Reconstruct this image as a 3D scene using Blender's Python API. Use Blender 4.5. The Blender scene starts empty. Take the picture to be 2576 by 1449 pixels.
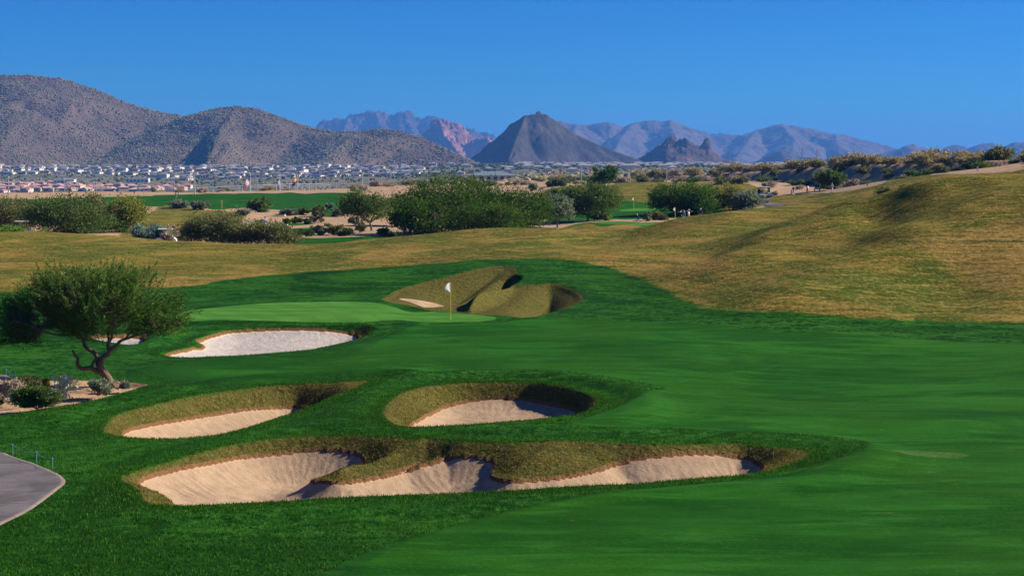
HAZE=6.5e-5; EXPO=1.0
import bpy, math, random
import numpy as np
from mathutils import Vector, Matrix

C = bpy.context.scene.collection
SC = bpy.context.scene
rng = np.random.default_rng(7)
random.seed(7)
R = math.radians
CAMZ = 9.4            # eye height over the putting green (z = 0)
F = 4000.0            # focal length for a 2576 wide picture
TH = math.atan(319.5 / F)
SUN = Vector((0.83, 0.20, 0.52)).normalized()

# ------------------------------------------------------------------ basics
def tag(o, label=None, cat=None, group=None, kind=None):
    if label: o['label'] = label
    if cat: o['category'] = cat
    if group: o['group'] = group
    if kind: o['kind'] = kind
    return o

def new_mesh(name, V, Fc, smooth=False, attrs=None, mats=None, matidx=None):
    """V (n,3) array, Fc: (m,k) int array or list of such arrays"""
    me = bpy.data.meshes.new(name)
    V = np.asarray(V, dtype=np.float32)
    fl = Fc if isinstance(Fc, list) else [Fc]
    fl = [np.asarray(f, dtype=np.int32) for f in fl if len(f)]
    me.vertices.add(len(V)); me.vertices.foreach_set('co', V.ravel())
    tot = np.concatenate([np.full(len(f), f.shape[1], np.int32) for f in fl])
    loops = np.concatenate([f.ravel() for f in fl])
    starts = np.concatenate(([0], np.cumsum(tot)[:-1])).astype(np.int32)
    me.loops.add(len(loops)); me.loops.foreach_set('vertex_index', loops)
    me.polygons.add(len(tot)); me.polygons.foreach_set('loop_start', starts)
    me.polygons.foreach_set('loop_total', tot)
    if matidx is not None: me.polygons.foreach_set('material_index', np.asarray(matidx, np.int32))
    me.polygons.foreach_set('use_smooth', np.full(len(tot), smooth))
    for k, a in (attrs or {}).items():
        at = me.attributes.new(k, 'FLOAT', 'POINT')
        at.data.foreach_set('value', np.asarray(a, np.float32))
    for m in (mats or []): me.materials.append(m)
    me.update(calc_edges=True); me.validate()
    return me

def add_obj(name, me, parent=None, loc=None):
    o = bpy.data.objects.new(name, me)
    C.objects.link(o)
    if parent is not None: o.parent = parent
    if loc is not None: o.location = loc
    return o

def empty(name, loc=(0, 0, 0), rz=0, label=None, cat=None, group=None):
    o = bpy.data.objects.new(name, None); C.objects.link(o)
    o.location = loc; o.rotation_euler = (0, 0, rz); o.empty_display_size = .3
    return tag(o, label, cat, group)

def dup(root, loc, rz=0, s=1.0, label=None, group=None):
    def cp(o, par):
        c = o.copy(); C.objects.link(c)
        if par is not None: c.parent = par
        for ch in o.children: cp(ch, c)
        return c
    r = cp(root, None)
    r.location = loc; r.rotation_euler = (0, 0, rz)
    r.scale = s if isinstance(s, tuple) else (s, s, s)
    if label: r['label'] = label
    if group: r['group'] = group
    return r

# ------------------------------------------------------------------ numpy noise
def _h(ix, iy, seed):
    n = (ix.astype(np.int64) * 374761393 + iy.astype(np.int64) * 668265263 + seed * 1274126177) & 0xffffffff
    n = ((n ^ (n >> 13)) * 1274126177) & 0xffffffff
    return ((n ^ (n >> 16)) & 0xffff) / 65535.0
def vnoise(x, y, seed=0):
    ix = np.floor(x); iy = np.floor(y); fx = x - ix; fy = y - iy
    ix = ix.astype(np.int64); iy = iy.astype(np.int64)
    ux = fx*fx*fx*(fx*(fx*6-15)+10); uy = fy*fy*fy*(fy*(fy*6-15)+10)
    a = _h(ix, iy, seed); b = _h(ix+1, iy, seed); c = _h(ix, iy+1, seed); d = _h(ix+1, iy+1, seed)
    return (a + (b-a)*ux + (c-a)*uy + (a-b-c+d)*ux*uy) * 2 - 1
def fbm(x, y, seed=0, octv=4, gain=.5, ridged=False):
    s = 0; a = 1.0; t = 0
    for o in range(octv):
        c, sn = math.cos(o*1.3), math.sin(o*1.3)
        n = vnoise((x*c - y*sn) * 2.03**o + 17*o, (x*sn + y*c) * 2.03**o, seed + o)
        if ridged: n = 1 - 2*np.abs(n)
        s = s + n*a; t += a; a *= gain
    return s / t
def sstep(x, a, b):
    t = np.clip((x - a) / (b - a), 0, 1); return t*t*(3 - 2*t)

# ------------------------------------------------------------------ camera maths
def raydir(u, v):
    a = (np.asarray(u, float) - 1288) / F; b = (724.5 - np.asarray(v, float)) / F
    return a, np.cos(TH) + b*np.sin(TH), -np.sin(TH) + b*np.cos(TH)
def at(u, v, d):
    dx, dy, dz = raydir(u, v); t = d / dy
    return np.stack([dx*t, np.broadcast_to(np.asarray(d, float), np.shape(dx*t)), CAMZ + dz*t], -1)

# ------------------------------------------------------------------ base terrain: thin plate through surveyed points
ctl = []
def cz(u, d, z): ctl.append(((u-1288)/F*d, d, z + CAMZ))
def cv(u, v, d): p = at(u, v, d); ctl.append(tuple(p))
for d in (3, 12, 24, 36, 50, 64, 78):
    for s in (-1.15, -.6, -.2, .2, .6, 1.15):
        ctl.append((s*(.5*d+12), d, 0.0 + (-.25 if s < -.3 and 40 < d < 70 else 0)))
for u in (-400, 100, 500, 900, 1288, 1500, 1900, 2300, 2800): cz(u, 90, -9.4)
for u in (300, 600, 900, 1150): cz(u, 97, -9.25); cz(u, 104, -9.3)
# (u, v, d) survey
for p in [
 (-400,735,112),(-400,660,130),(-400,578,155),(-400,590,185),
 (0,735,113),(0,700,122),(0,655,136),(0,618,148),(0,585,162),
 (250,728,114),(250,690,126),(250,650,139),(250,618,150),(250,593,162),
 (500,742,111),(500,715,119),(500,680,130),(500,645,142),(500,611,158),
 (800,738,111),(800,700,122),(800,665,133),(800,640,142),(800,614,155),
 (1000,700,119),(1000,660,131),(1000,625,143),(1000,597,155),
 (1250,676,118),(1250,650,126),(1250,610,139),(1250,578,153),
 (1400,660,122),(1400,625,134),(1400,600,143),(1400,580,152),
 (1480,780,99),(1500,740,106),(1520,700,114),(1540,660,124),(1540,625,138),(1540,589,152),
 (1700,800,95),(1680,740,106),(1660,695,115),(1680,650,125),(1700,610,135),(1700,566,146),
 (1850,795,95),(1850,740,103),(1850,690,111),(1850,640,122),(1850,600,131),(1850,546,143),
 (2050,800,93),(2050,750,99),(2050,690,106),(2050,640,115),(2050,590,124),(2050,560,131),(2050,527,140),
 (2250,806,91),(2250,760,96),(2250,700,103),(2250,650,109),(2250,600,115),(2250,550,122),(2250,505,135),
 (2420,812,90),(2420,740,97),(2420,680,103),(2420,620,108),(2420,560,114),(2420,520,119),(2420,479,130),
 (2576,815,89),(2576,740,95),(2576,680,100),(2576,620,106),(2576,560,111),(2576,500,116),(2576,445,127),
 (2950,815,88),(2950,700,96),(2950,600,103),(2950,500,110),(2950,415,122),
 (2950,415,160),(2950,420,210),
 (2576,450,170),(2576,432,235),(2400,440,265),(2240,455,300),(2100,480,325),(1921,488,380),(2000,490,325),
 (2250,520,180),(2400,475,215),(2200,482,270),(2050,513,260),(2050,530,190),(1930,520,250),
 (1850,558,185),(1850,545,230),(1700,580,185),(1700,556,256),(1600,556,250),(1450,580,235),(1300,590,200),(1540,605,180),(1540,588,215),
 (1100,610,185),(950,612,185),(900,600,205),(700,630,180),(400,615,185),(0,600,190),(-400,600,200),
 (600,590,220),(935,577,231),(1288,565,250),(700,555,268),(400,565,245),(0,560,255),
 (700,540,300),(900,530,320),(1200,540,300),(1600,525,312),(1750,515,320),(1450,530,300),(0,530,330),(400,537,320),
 (600,512,400),(300,510,420),(0,505,430),(850,510,400),(1100,500,400),(1600,485,370),(1750,470,410),(1850,468,430),(1450,472,420),(1350,490,380),
 (600,487,500),(300,487,520),(0,490,520),(860,488,480),(1000,480,500),(1200,470,520),(1450,465,560),(1650,462,520),
 (600,484,570),(200,485,600),(1000,470,600),(1200,458,650),(1500,455,680),(1700,452,700),
]: cv(*p)
for u, rows in ((-700,((800,-24),(1200,-38),(1800,-46),(2300,-47.5),(2700,-33),(3100,-16.5),(3600,-10))),
                (0,((800,-24),(1200,-38),(1800,-46),(2300,-47.5),(2700,-33),(3100,-16.5),(3600,-10))),
                (500,((800,-22),(1200,-33),(1800,-42),(2300,-43),(2700,-31),(3100,-16),(3600,-10))),
                (1000,((850,-16),(1300,-23),(1800,-28),(2300,-29),(2700,-23),(3100,-14.5),(3600,-10))),
                (1300,((900,-11),(1500,-15),(2300,-15),(3200,-12))),
                (1700,((900,-10),(1500,-12),(2300,-12),(3200,-11))),
                (2300,((900,-5),(1500,-7),(2300,-9),(3200,-9))),
                (3300,((500,-2),(900,-4),(1500,-6),(2300,-6),(3200,-7)))):
    for d, z in rows: cz(u, d, z)
for u in (-1000, 0, 1300, 2600, 3600):
    for d, z in ((5000, -10), (9000, -12), (20000, -14), (40000,-16)): cz(u, d, z)
ctl = np.array(ctl)
def pt(x, y): return x/(.5*y+12)*1.6, np.log(y+12)*1.7
_cx, _cy = pt(ctl[:,0], ctl[:,1])
_n = len(ctl)
def _phi(r2): return r2*np.log(r2+1e-9)*.5
# scale: solve for z scaled by distance-dependent factor (so far and near share one smoothness)
_w = 1/(ctl[:,1]+12)
_K = _phi((_cx[:,None]-_cx)**2+(_cy[:,None]-_cy)**2)+np.eye(_n)*2e-4
_P = np.stack([np.ones(_n),_cx,_cy],1)
_A = np.block([[_K,_P],[_P.T,np.zeros((3,3))]])
_sol = np.linalg.solve(_A, np.concatenate([ctl[:,2]*_w,np.zeros(3)]))
def tps(x, y):
    sh = np.shape(x); x = np.ravel(x).astype(np.float64); y = np.ravel(y).astype(np.float64)
    out = np.empty(len(x)); ym = np.maximum(y, 1.0)
    px, py = pt(x, ym)
    px = px.astype(np.float32); py = py.astype(np.float32); cx=_cx.astype(np.float32); cy=_cy.astype(np.float32)
    s = _sol.astype(np.float32)
    for i in range(0, len(x), 60000):
        a = px[i:i+60000,None]-cx; b = py[i:i+60000,None]-cy
        r2 = a*a+b*b
        out[i:i+60000] = (r2*np.log(r2+1e-9)*.5)@s[:_n]+s[_n]+s[_n+1]*px[i:i+60000]+s[_n+2]*py[i:i+60000]
    return (out*(ym+12)).reshape(sh)

BC = np.array([at(u, v, d) for u, v, d in ((3300,385,200),(2900,396,240),(2576,404,285),(2350,410,350),(2150,417,425),(1950,428,520),(1750,440,600),(1600,449,690))])
def seg_dist(x, y, P, closed=False):
    """distance to polyline, value index param, signed side of nearest segment"""
    Q = np.concatenate([P, P[:1]]) if closed else P
    best = np.full(np.shape(x), 1e18); par = np.zeros(np.shape(x)); side = np.zeros(np.shape(x))
    for i in range(len(Q)-1):
        ax, ay = Q[i,:2]; bx, by = Q[i+1,:2]; ex, ey = bx-ax, by-ay; L = ex*ex+ey*ey+1e-12
        t = np.clip(((x-ax)*ex+(y-ay)*ey)/L, 0, 1)
        dx = x-ax-t*ex; dy = y-ay-t*ey; d = dx*dx+dy*dy
        m = d < best
        best = np.where(m, d, best); par = np.where(m, i+t, par)
        side = np.where(m, np.sign(ex*dy-ey*dx), side)
    return np.sqrt(best), par, side
def inside(x, y, P):
    c = np.zeros(np.shape(x), bool); n = len(P)
    for i in range(n):
        x0, y0 = P[i,:2]; x1, y1 = P[(i+1)%n,:2]
        if y0 == y1: continue
        m = ((y0 > y) != (y1 > y)) & (x < (x1-x0)*(y-y0)/(y1-y0)+x0)
        c ^= m
    return c
def sdf(x, y, P):
    """positive inside; far points get a coarse value"""
    x = np.asarray(x, float); y = np.asarray(y, float)
    out = np.full(x.shape, -50.0)
    mg = 8+.02*P[:,1].mean()
    m = (x > P[:,0].min()-mg)&(x < P[:,0].max()+mg)&(y > P[:,1].min()-mg)&(y < P[:,1].max()+mg)
    if m.any():
        d, _, _ = seg_dist(x[m], y[m], P, True); out[m] = np.where(inside(x[m], y[m], P), d, -d)
    return out

SPUR = [(np.array([at(u, v, d)[:2] for u, v, d in L]), h, wd) for L, h, wd in (
    (((1560,660,124),(1640,610,134),(1800,566,144)), .5, 4),
    (((1800,700,110),(1930,650,117),(2100,590,125),(2290,553,122)), 1.1, 4.2),
    (((2000,760,97),(2200,700,103),(2400,650,106),(2620,600,109)), .9, 3.5),
    (((2250,640,110),(2420,600,113),(2576,570,114)), .5, 2.5))]
def base(x, y):
    x = np.asarray(x, float); y = np.asarray(y, float)
    z = tps(x, y)
    # low rolls of the fairway and of the long tan slope
    near = sstep(y, 30, 60)*(1-sstep(y, 400, 900))
    z = z+near*(.46*fbm(x/13, y/11, 3, 2)+.07*fbm(x/5, y/4, 9, 2))
    z = z+1.5*(1-.72*sstep(y, 116, 138))*fbm(x/12+3, y/17, 21, 3)*sstep(y,98,112)*(1-sstep(y,150,175))*sstep(x,4,22)
    m = (y > 70)&(y < 175)&(x > -30)
    if m.any():
        for P, h, wd in SPUR:
            d, _, _ = seg_dist(x[m], y[m], P); z[m] = z[m]+1.45*h*np.exp(-(d/(wd*1.35))**2)
    z = z+.5*fbm(x/22, y/22, 33, 3)*sstep(y,190,260)*(1-sstep(y,2500,4000))
    # berm on the right: a bank facing left, in shade
    m = (y > 150)&(y < 900)&(x > 0)
    if m.any():
        xm, ym = x[m], y[m]
        d, par, side = seg_dist(xm, ym, BC)
        k = np.clip(par.astype(int), 0, len(BC)-2); f = par-k
        cr = BC[k,2]*(1-f)+BC[k+1,2]*f
        left = side > 0
        # line runs away from the camera, so its left side has side > 0
        endf = np.clip((ym-700)/200, 0, 1)
        prof = np.where(left, cr-d*.62, cr-np.maximum(d-6,0)*.03)-endf*8-sstep(160-ym+60,0,60)*8
        prof = prof+.35*fbm(xm/7, ym/14, 5, 3)
        z0 = z[m]; kk = .8
        h = np.clip(.5+.5*(prof-z0)/kk, 0, 1)
        z[m] = z0*(1-h)+prof*h+kk*h*(1-h)*.5
    return z

def unproj(u, v, h=0.0, dmin=30.0, dmax=2500.0, fn=base):
    """hit of picture rays with terrain lowered by h"""
    u = np.atleast_1d(np.asarray(u, float)); v = np.atleast_1d(np.asarray(v, float))
    h = np.broadcast_to(np.asarray(h, float), u.shape)
    dx, dy, dz = raydir(u, v)
    n = 260
    ds = np.exp(np.linspace(math.log(dmin), math.log(dmax), n))
    T = ds[None]/dy[:,None]
    X = dx[:,None]*T; Y = dy[:,None]*T; Z = CAMZ+dz[:,None]*T
    G = Z-(fn(X, Y)-h[:,None])
    hit = G <= 0
    k = np.where(hit.any(1), hit.argmax(1), n-1); k = np.maximum(k, 1)
    i = np.arange(len(u)); lo = ds[k-1]; hi = ds[k]
    for _ in range(14):
        md = (lo+hi)/2; t = md/dy
        g = CAMZ+dz*t-(fn(dx*t, dy*t)-h)
        hi = np.where(g <= 0, md, hi); lo = np.where(g <= 0, lo, md)
    t = hi/dy
    return np.stack([dx*t, dy*t, CAMZ+dz*t], 1)

def catmull(P, n=6, closed=True):
    P = np.asarray(P, float); N = len(P); out = []
    rg = range(N) if closed else range(N-1)
    for i in rg:
        if closed: p0, p1, p2, p3 = P[i-1], P[i], P[(i+1)%N], P[(i+2)%N]
        else: p0, p1, p2, p3 = P[max(i-1,0)], P[i], P[i+1], P[min(i+2,N-1)]
        for k in range(n):
            t = k/n
            out.append(.5*((2*p1)+(-p0+p2)*t+(2*p0-5*p1+4*p2-p3)*t*t+(-p0+3*p1-3*p2+p3)*t**3))
    if not closed: out.append(P[-1])
    return np.array(out)

def R5(X, Y): return (285.3+X*.33232, 913.1+Y*.33232)
def R6(X, Y): return (927.4+X*.44309, 913.1+Y*.44309)
def R2(X, Y): return (856+X*.27693, 627.8+Y*.27693)
def R1(X, Y): return (X*.32008, 606.4+Y*.32008)
def R7(X, Y): return (356.7+X*.27693, 713.4+Y*.27693)
def RL(X, Y): return (X*.19383, 399.5+Y*.19383)           # zoom (0,560)-(700,950)
def RM(X, Y): return (428+X*.19383, 399.5+Y*.19383)       # zoom (600,560)
def RR(X, Y): return (1569.4+X*.19383, 399.5+Y*.19383)    # zoom (2200,560)
def RQ(X, Y): return (1355.4+X*.14770, 399.5+Y*.14770)    # zoom (1900,560)-(2400,860)
def R4(X, Y): return (1862.6+X*.27693, 242.5+Y*.27693)    # zoom (2611,340)
def R3(X, Y): return (1284.1+X*.27693, 242.5+Y*.27693)    # zoom (1800,340)
def R0(X, Y): return (X*.27693, 142.7+Y*.27693)           # zoom (0,200)
def RC(X, Y): return (642+X*.27693, 242.5+Y*.27693)       # zoom (900,340)
# ------------------------------------------------------------------ bunkers
class Bunker: pass
def poly_uv(pts, h=0, n=5, dmin=30, dmax=2500, closed=True, fn=base):
    P = catmull(pts, n, closed)
    return unproj(P[:,0], P[:,1], h, dmin, dmax, fn)
def make_bunker(outer, sand, drop, wall=1.6, bank=1.8, dmin=30, nn=5, slope=1.2):
    """outer: [(u,v)], sand: [(u,v,h,front)] front points lie behind the front lip"""
    b = Bunker(); b.wall = wall; b.bank = bank; b.drop = drop; b.shift = 0
    b.O = poly_uv(outer, 0, nn, dmin)[:,:2]
    S = np.array([(p[0], p[1], p[2], p[3], p[4] if len(p) > 4 else 0) for p in sand], float)
    # edge height: the grass bank behind the sand stands at about 45 degrees
    nf = S[:,3] <= .15
    lo = np.full(nf.sum(), .06); hi = S[nf,2].copy()
    for _ in range(9):
        md = (lo+hi)/2
        q = unproj(S[nf,0], S[nf,1], md, dmin)
        dd, _, _ = seg_dist(q[:,0], q[:,1], b.O, True); dd = np.where(inside(q[:,0], q[:,1], b.O), dd, -dd)
        ok = dd > md*slope+.03
        lo = np.where(ok, md, lo); hi = np.where(ok, hi, md)
    S[nf,2] = lo
    W = unproj(S[:,0], S[:,1], np.where(S[:,3] > .15, S[:,4], S[:,2]), dmin)
    fr = S[:,3]
    W[:,1] += fr
    Q = catmull(np.stack([W[:,0], W[:,1], S[:,2]], 1), 5)
    b.S = Q[:,:2]; b.h = np.maximum(Q[:,2], .12)
    return b
def carve(b, x, y):
    """returns (mask, depth below base, sO, sS) for points near the bunker"""
    m = (x > b.O[:,0].min()-.5)&(x < b.O[:,0].max()+.5)&(y > b.O[:,1].min()-1.5)&(y < b.O[:,1].max()+.5)
    xm, ym = x[m], y[m]
    if not len(xm): return m, xm, xm, xm, xm
    dO, _, _ = seg_dist(xm, ym, b.O, True); iO = inside(xm, ym, b.O)
    dS, par, _ = seg_dist(xm, ym, b.S, True); iS = inside(xm, ym, b.S)
    k = par.astype(int)%len(b.S); f = par-par.astype(int)
    # smooth edge height: inverse distance over the outline
    hh = np.zeros(len(xm)); ww = np.zeros(len(xm))
    for j in range(0, len(b.S), 2):
        w = 1/((xm-b.S[j,0])**2+(ym-b.S[j,1])**2+.02)**1.6
        hh += w*b.h[j]; ww += w
    hS = hh/ww
    tot = np.minimum(dS+dO, b.bank)
    t = np.clip(dS/np.maximum(tot, 1e-3), 0, 1)
    bankd = hS*(1-(t*.35+.65*t*t*(3-2*t)))
    q = np.clip(dS/b.wall, 0, 1)
    sandd = hS+.10+b.drop*(1-(1-q)**2.0)
    dep = np.where(iS, sandd, np.where(iO, bankd, 0))
    sO = np.where(iO, dO, -dO); sS = np.where(iS, dS, -dS)
    return m, dep, sO, sS, par

def P_(fn, L): return [fn(*p[:2])+tuple(p[2:]) for p in L]
B = {}
# A: left, middle row
OA = P_(R5, [(-70,385+80),(0,392),(200,335),(400,288),(600,244),(800,214),(1000,188),(1250,160),(1500,148),(1700,143),(1850,138),(1945,132),
     (1850,185),(1700,235),(1550,300),(1400,360),(1200,425),(1000,490),(750,545),(500,566),(250,568),(80,555),(-20,545),(-90,515)])
SA = P_(R5, [(72,540,.30,0),(100,508,.35,0),(200,476,.45,0),(400,440,.6,0),(600,408,.7,0),(800,373,.75,0),(1000,345,.8,0),(1150,333,.85,0),(1300,330,.85,0),(1430,332,.85,0),
     (1520,300,.8,.9),(1400,362,.8,.7),(1200,427,.8,.6),(1000,492,.7,.5),(750,546,.6,.45),(500,567,.6,.45),(250,568,.5,.4),(120,560,.4,.35)])
B['A'] = make_bunker(OA, SA, .55, 1.7)
OB = P_(R6, [(72,290),(82,250),(130,200),(200,160),(300,133),(420,118),(550,108),(700,103),(850,103),(950,108),(1100,130),(1200,155),(1270,182),(1302,210),(1295,238),(1262,262),(1210,282),
     (1100,300),(1000,311),(850,325),(700,337),(550,347),(400,355),(240,360),(150,350),(100,325)])
SB = P_(R6, [(236,356,.35,0),(300,310,.6,0),(400,260,.8,0),(500,226,.9,0),(600,206,.95,0),(700,197,.95,0),(800,196,.95,0),(900,203,.95,0),(1000,224,.9,0),(1080,240,.85,0),(1140,252,.75,0),(1172,275,.6,0),(1180,290,.5,.2),
     (1100,301,.8,.6),(1000,312,.9,.6),(850,326,.9,.6),(700,338,.9,.6),(550,348,.8,.55),(400,356,.6,.45),(280,359,.4,.35)])
B['B'] = make_bunker(OB, SB, .32, 1.5)
OC = P_(R5, [(30,880),(80,845),(200,800),(300,770),(450,735),(550,700),(700,660),(850,622),(1000,596),(1200,566),(1400,551),(1600,545),(1800,543),(2000,548),(2150,558),(2300,572)]) + \
     P_(R6, [(330,421),(400,427),(520,440),(700,446),(850,448),(1000,442),(1180,440),(1400,446),(1600,455),(1800,456),(2000,452),(2100,453),(2200,464),(2300,475),(2400,484),(2480,492),(2515,508),(2500,530),(2440,560),(2350,590),(2230,618),
     (2070,636),(1900,649),(1700,666),(1500,683),(1300,691),(1100,701),(900,715),(600,731),(300,743),(60,751)]) + \
     P_(R5, [(1600,1021),(1300,1041),(1000,1056),(700,1069),(480,1079),(300,1068),(215,1045),(185,990),(140,940),(80,905)])
SCn = P_(R5, [(198,895,.25,0),(230,868,.3,0),(300,840,.35,0),(400,815,.4,0),(550,778,.45,0),(700,752,.5,0),(850,722,.55,0),(1000,700,.6,0),(1200,682,.65,0),(1400,660,.7,0),(1550,650,.75,0),(1700,652,.8,0),(1810,670,.8,0),(1875,700,.8,0),(1882,725,.75,.2,.42),
      (1720,785,.85,.45,.5),(1590,828,.85,.4,.6),(1500,864,.8,.16,.68),(1484,877,.72,.16,.66),(1560,888,.7,0),(1650,894,.65,0),(1750,893,.65,0),(1900,872,.65,0),(2050,846,.65,0),(2200,810,.65,0),(2350,760,.65,0),(2500,722,.65,0)]) + \
      P_(R6, [(100,620,.65,0),(200,595,.65,0),(300,560,.7,0),(400,536,.7,0),(520,523,.75,0),(600,525,.75,0),(680,540,.75,0),(708,560,.75,0),(704,600,.75,0),(690,635,.7,0),(720,653,.6,0),(800,661,.55,0),(870,660,.55,0),(1000,650,.55,0),(1100,640,.55,0),(1300,600,.55,0),(1400,570,.6,0),(1500,541,.65,0),(1600,523,.7,0),(1700,514,.7,0),(1800,505,.75,0),(1900,503,.75,0),(2000,510,.75,0),(2120,526,.7,0),(2190,550,.6,0),(2230,580,.5,0),(2232,608,.45,.1),
      (2070,637,.6,.45),(1900,650,.6,.5),(1700,667,.6,.5),(1500,684,.6,.5),(1300,692,.6,.5),(1100,702,.6,.5),(900,716,.6,.5),(600,732,.6,.5),(300,744,.6,.5),(60,752,.6,.5)]) + \
      P_(R5, [(1600,1022,.6,.5),(1300,1042,.6,.5),(1000,1057,.6,.5),(700,1070,.5,.45),(490,1080,.25,.1),(440,1035,.25,0),(370,985,.25,0),(290,955,.25,0),(225,930,.25,0)])
B['C'] = make_bunker(OC, SCn, .62, 1.8, 1.9, nn=4, slope=1.7)
OD = P_(R7, [(150,640),(200,612),(330,590),(470,555),(450,525),(600,462),(760,415),(950,402),(1200,388),(1600,372),(1900,366),(2050,370),(2140,398),(2110,435),(2000,490),(1905,516),
     (1750,553),(1550,593),(1400,608),(1100,633),(850,651),(600,659),(450,666),(300,662)])
SD = P_(R7, [(213,648,.1,0),(350,610,.15,0),(450,590,.2,0),(572,568,.2,0),(500,522,.2,0),(600,488,.25,0),(700,457,.3,0),(800,435,.35,0),(900,422,.45,0),(1050,414,.5,0),(1300,412,.5,0),(1600,415,.5,0),(1800,434,.6,0),(1900,455,.6,0),(1955,478,.5,0),(1950,495,.4,.2),
     (1750,555,.5,.7),(1550,595,.5,.7),(1400,610,.5,.7),(1100,635,.5,.6),(850,652,.45,.6),(600,660,.4,.5),(450,667,.3,.4),(300,663,.2,.3)])
B['D'] = make_bunker(OD, SD, .35, 1.8, 1.5)
OE = P_(R1, [(690,742),(900,735),(1100,738),(1180,742),(1225,752),(1170,785),(1080,815),(1020,817),(950,806),(850,788),(740,768)])
SE = P_(R1, [(695,745,.3,0),(900,740,.3,0),(1050,742,.35,0),(1150,750,.35,0),(1140,765,.4,0),(1060,812,.3,.4),(1015,815,.4,.5),(950,806,.4,.5),(850,788,.4,.5),(750,768,.3,.4)])
B['E'] = make_bunker(OE, SE, .2, 1.5, 1.2); B['D'].shift = .35; B['E'].shift = .4
# F: grass hollow with a sliver of sand behind the green
OFp = P_(R2, [(375,458),(420,420),(500,372),(700,310),(900,260),(1100,210),(1250,172),(1400,150),(1510,148),(1585,165),(1622,197),(1612,240),(1582,290),(1572,315),(1650,320),(1800,308),(1900,298),(2010,308),(2120,350),(2190,400),(2208,440),(2180,482),(2090,522),(1950,560),(1750,592),(1500,596),(1300,590),(1100,577),(980,566),(830,556),(700,525),(560,500)])
OF = poly_uv(OFp, 0, 5, 30)[:,:2]
F1 = poly_uv(P_(R2, [(480,462),(700,345),(900,280),(1100,228),(1300,180),(1500,158),(1600,185),(1600,240),(1520,320),(1420,385),(1300,432),(1150,470),(1020,500),(800,512),(600,500)]), 0, 4, 30)[:,:2]
F2 = poly_uv(P_(R2, [(1760,330),(1900,305),(2010,318),(2120,360),(2195,425),(2170,478),(2050,525),(1900,555),(1700,585),(1560,570),(1560,500),(1640,420)]), 0, 4, 30)[:,:2]
FM = poly_uv(P_(R2, [(1060,505),(1200,462),(1350,415),(1450,370),(1530,318),(1600,318),(1600,400),(1450,500),(1250,560),(1080,560)]), 0, 4, 30)[:,:2]
G1 = poly_uv(P_(R2, [(1060,470),(1200,436),(1340,395),(1450,335),(1530,285),(1560,250),(1520,235),(1430,270),(1300,340),(1150,415)]), 0, 4, 30)[:,:2]
G2 = poly_uv(P_(R2, [(1610,585),(1660,480),(1760,380),(1870,318),(1990,320),(2060,370),(2000,450),(1870,540),(1740,590)]), 0, 4, 30)[:,:2]
SFw = unproj(*np.array(P_(R2, [(535,493),(700,480),(850,466),(960,464),(1050,472),(1050,490),(900,515),(780,520),(650,508)])).T, 0.45, 30)
SFp = catmull(SFw[:,:2], 5)
# far bunkers and greens sit on the plain behind the crest
def heights(x, y, sand=True):
    """terrain with bunkers. returns z, brown sdf, sand sdf"""
    x = np.asarray(x, float); y = np.asarray(y, float)
    z = base(x, y)
    br = np.full(x.shape, -50.0); sd = np.full(x.shape, -50.0)
    sh = np.zeros(x.shape); free = np.ones(x.shape)
    for k, b in B.items():
        w = (x > b.O[:,0].min()-6)&(x < b.O[:,0].max()+6)&(y > b.O[:,1].min()-6)&(y < b.O[:,1].max()+6)
        if w.any() and k != 'E':
            xw, yw = x[w], y[w]
            dO, _, _ = seg_dist(xw, yw, b.O, True); dO = np.where(inside(xw, yw, b.O), 0, dO)
            sh[w] = np.maximum(sh[w], .22*np.exp(-((dO-1.9)/.95)**2)*(.75+.5*fbm(xw/5, yw/5, 44, 2))*(1 if k in 'ABC' else .7))
            free[w] *= sstep(dO, .25, 1.3)
    z = z+sh*free*np.where(y < 58, sstep(x, -12.2, -9.0), 1)
    for k, b in B.items():
        m, dep, sO, sS, par = carve(b, x, y)
        if not m.any(): continue
        # low shoulder of turf a couple of metres outside the lip
        z[m] = z[m]-dep
        br[m] = np.maximum(br[m], sO-b.shift); sd[m] = np.maximum(sd[m], sS)
    # hollow F
    m = (x > OF[:,0].min()-2)&(x < OF[:,0].max()+2)&(y > OF[:,1].min()-2)&(y < OF[:,1].max()+2)
    if m.any():
        xm, ym = x[m], y[m]
        so = sdf(xm, ym, OF); s1 = sdf(xm, ym, F1); s2 = sdf(xm, ym, F2); s3 = sdf(xm, ym, FM); ss = sdf(xm, ym, SFp)
        dep = .75*sstep(so, 0, .6)*sstep(so,0,.6)*0+1.35*sstep(s1, -.2, 5.6)+1.15*sstep(s2, -.2, 5.2)-1.0*sstep(s3, 0, 1.9)
        dep = dep+.12*sstep(so, 0, .7)+.2*sstep(ss, 0, .5)
        dep = dep+1.5*sstep(sdf(xm, ym, G1), -1.0, 1.1)+.7*sstep(sdf(xm, ym, G2), -1.4, 3.0)
        z[m] = z[m]-dep
        br[m] = np.maximum(br[m], so); sd[m] = np.maximum(sd[m], ss)
    return z, br, sd
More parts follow.
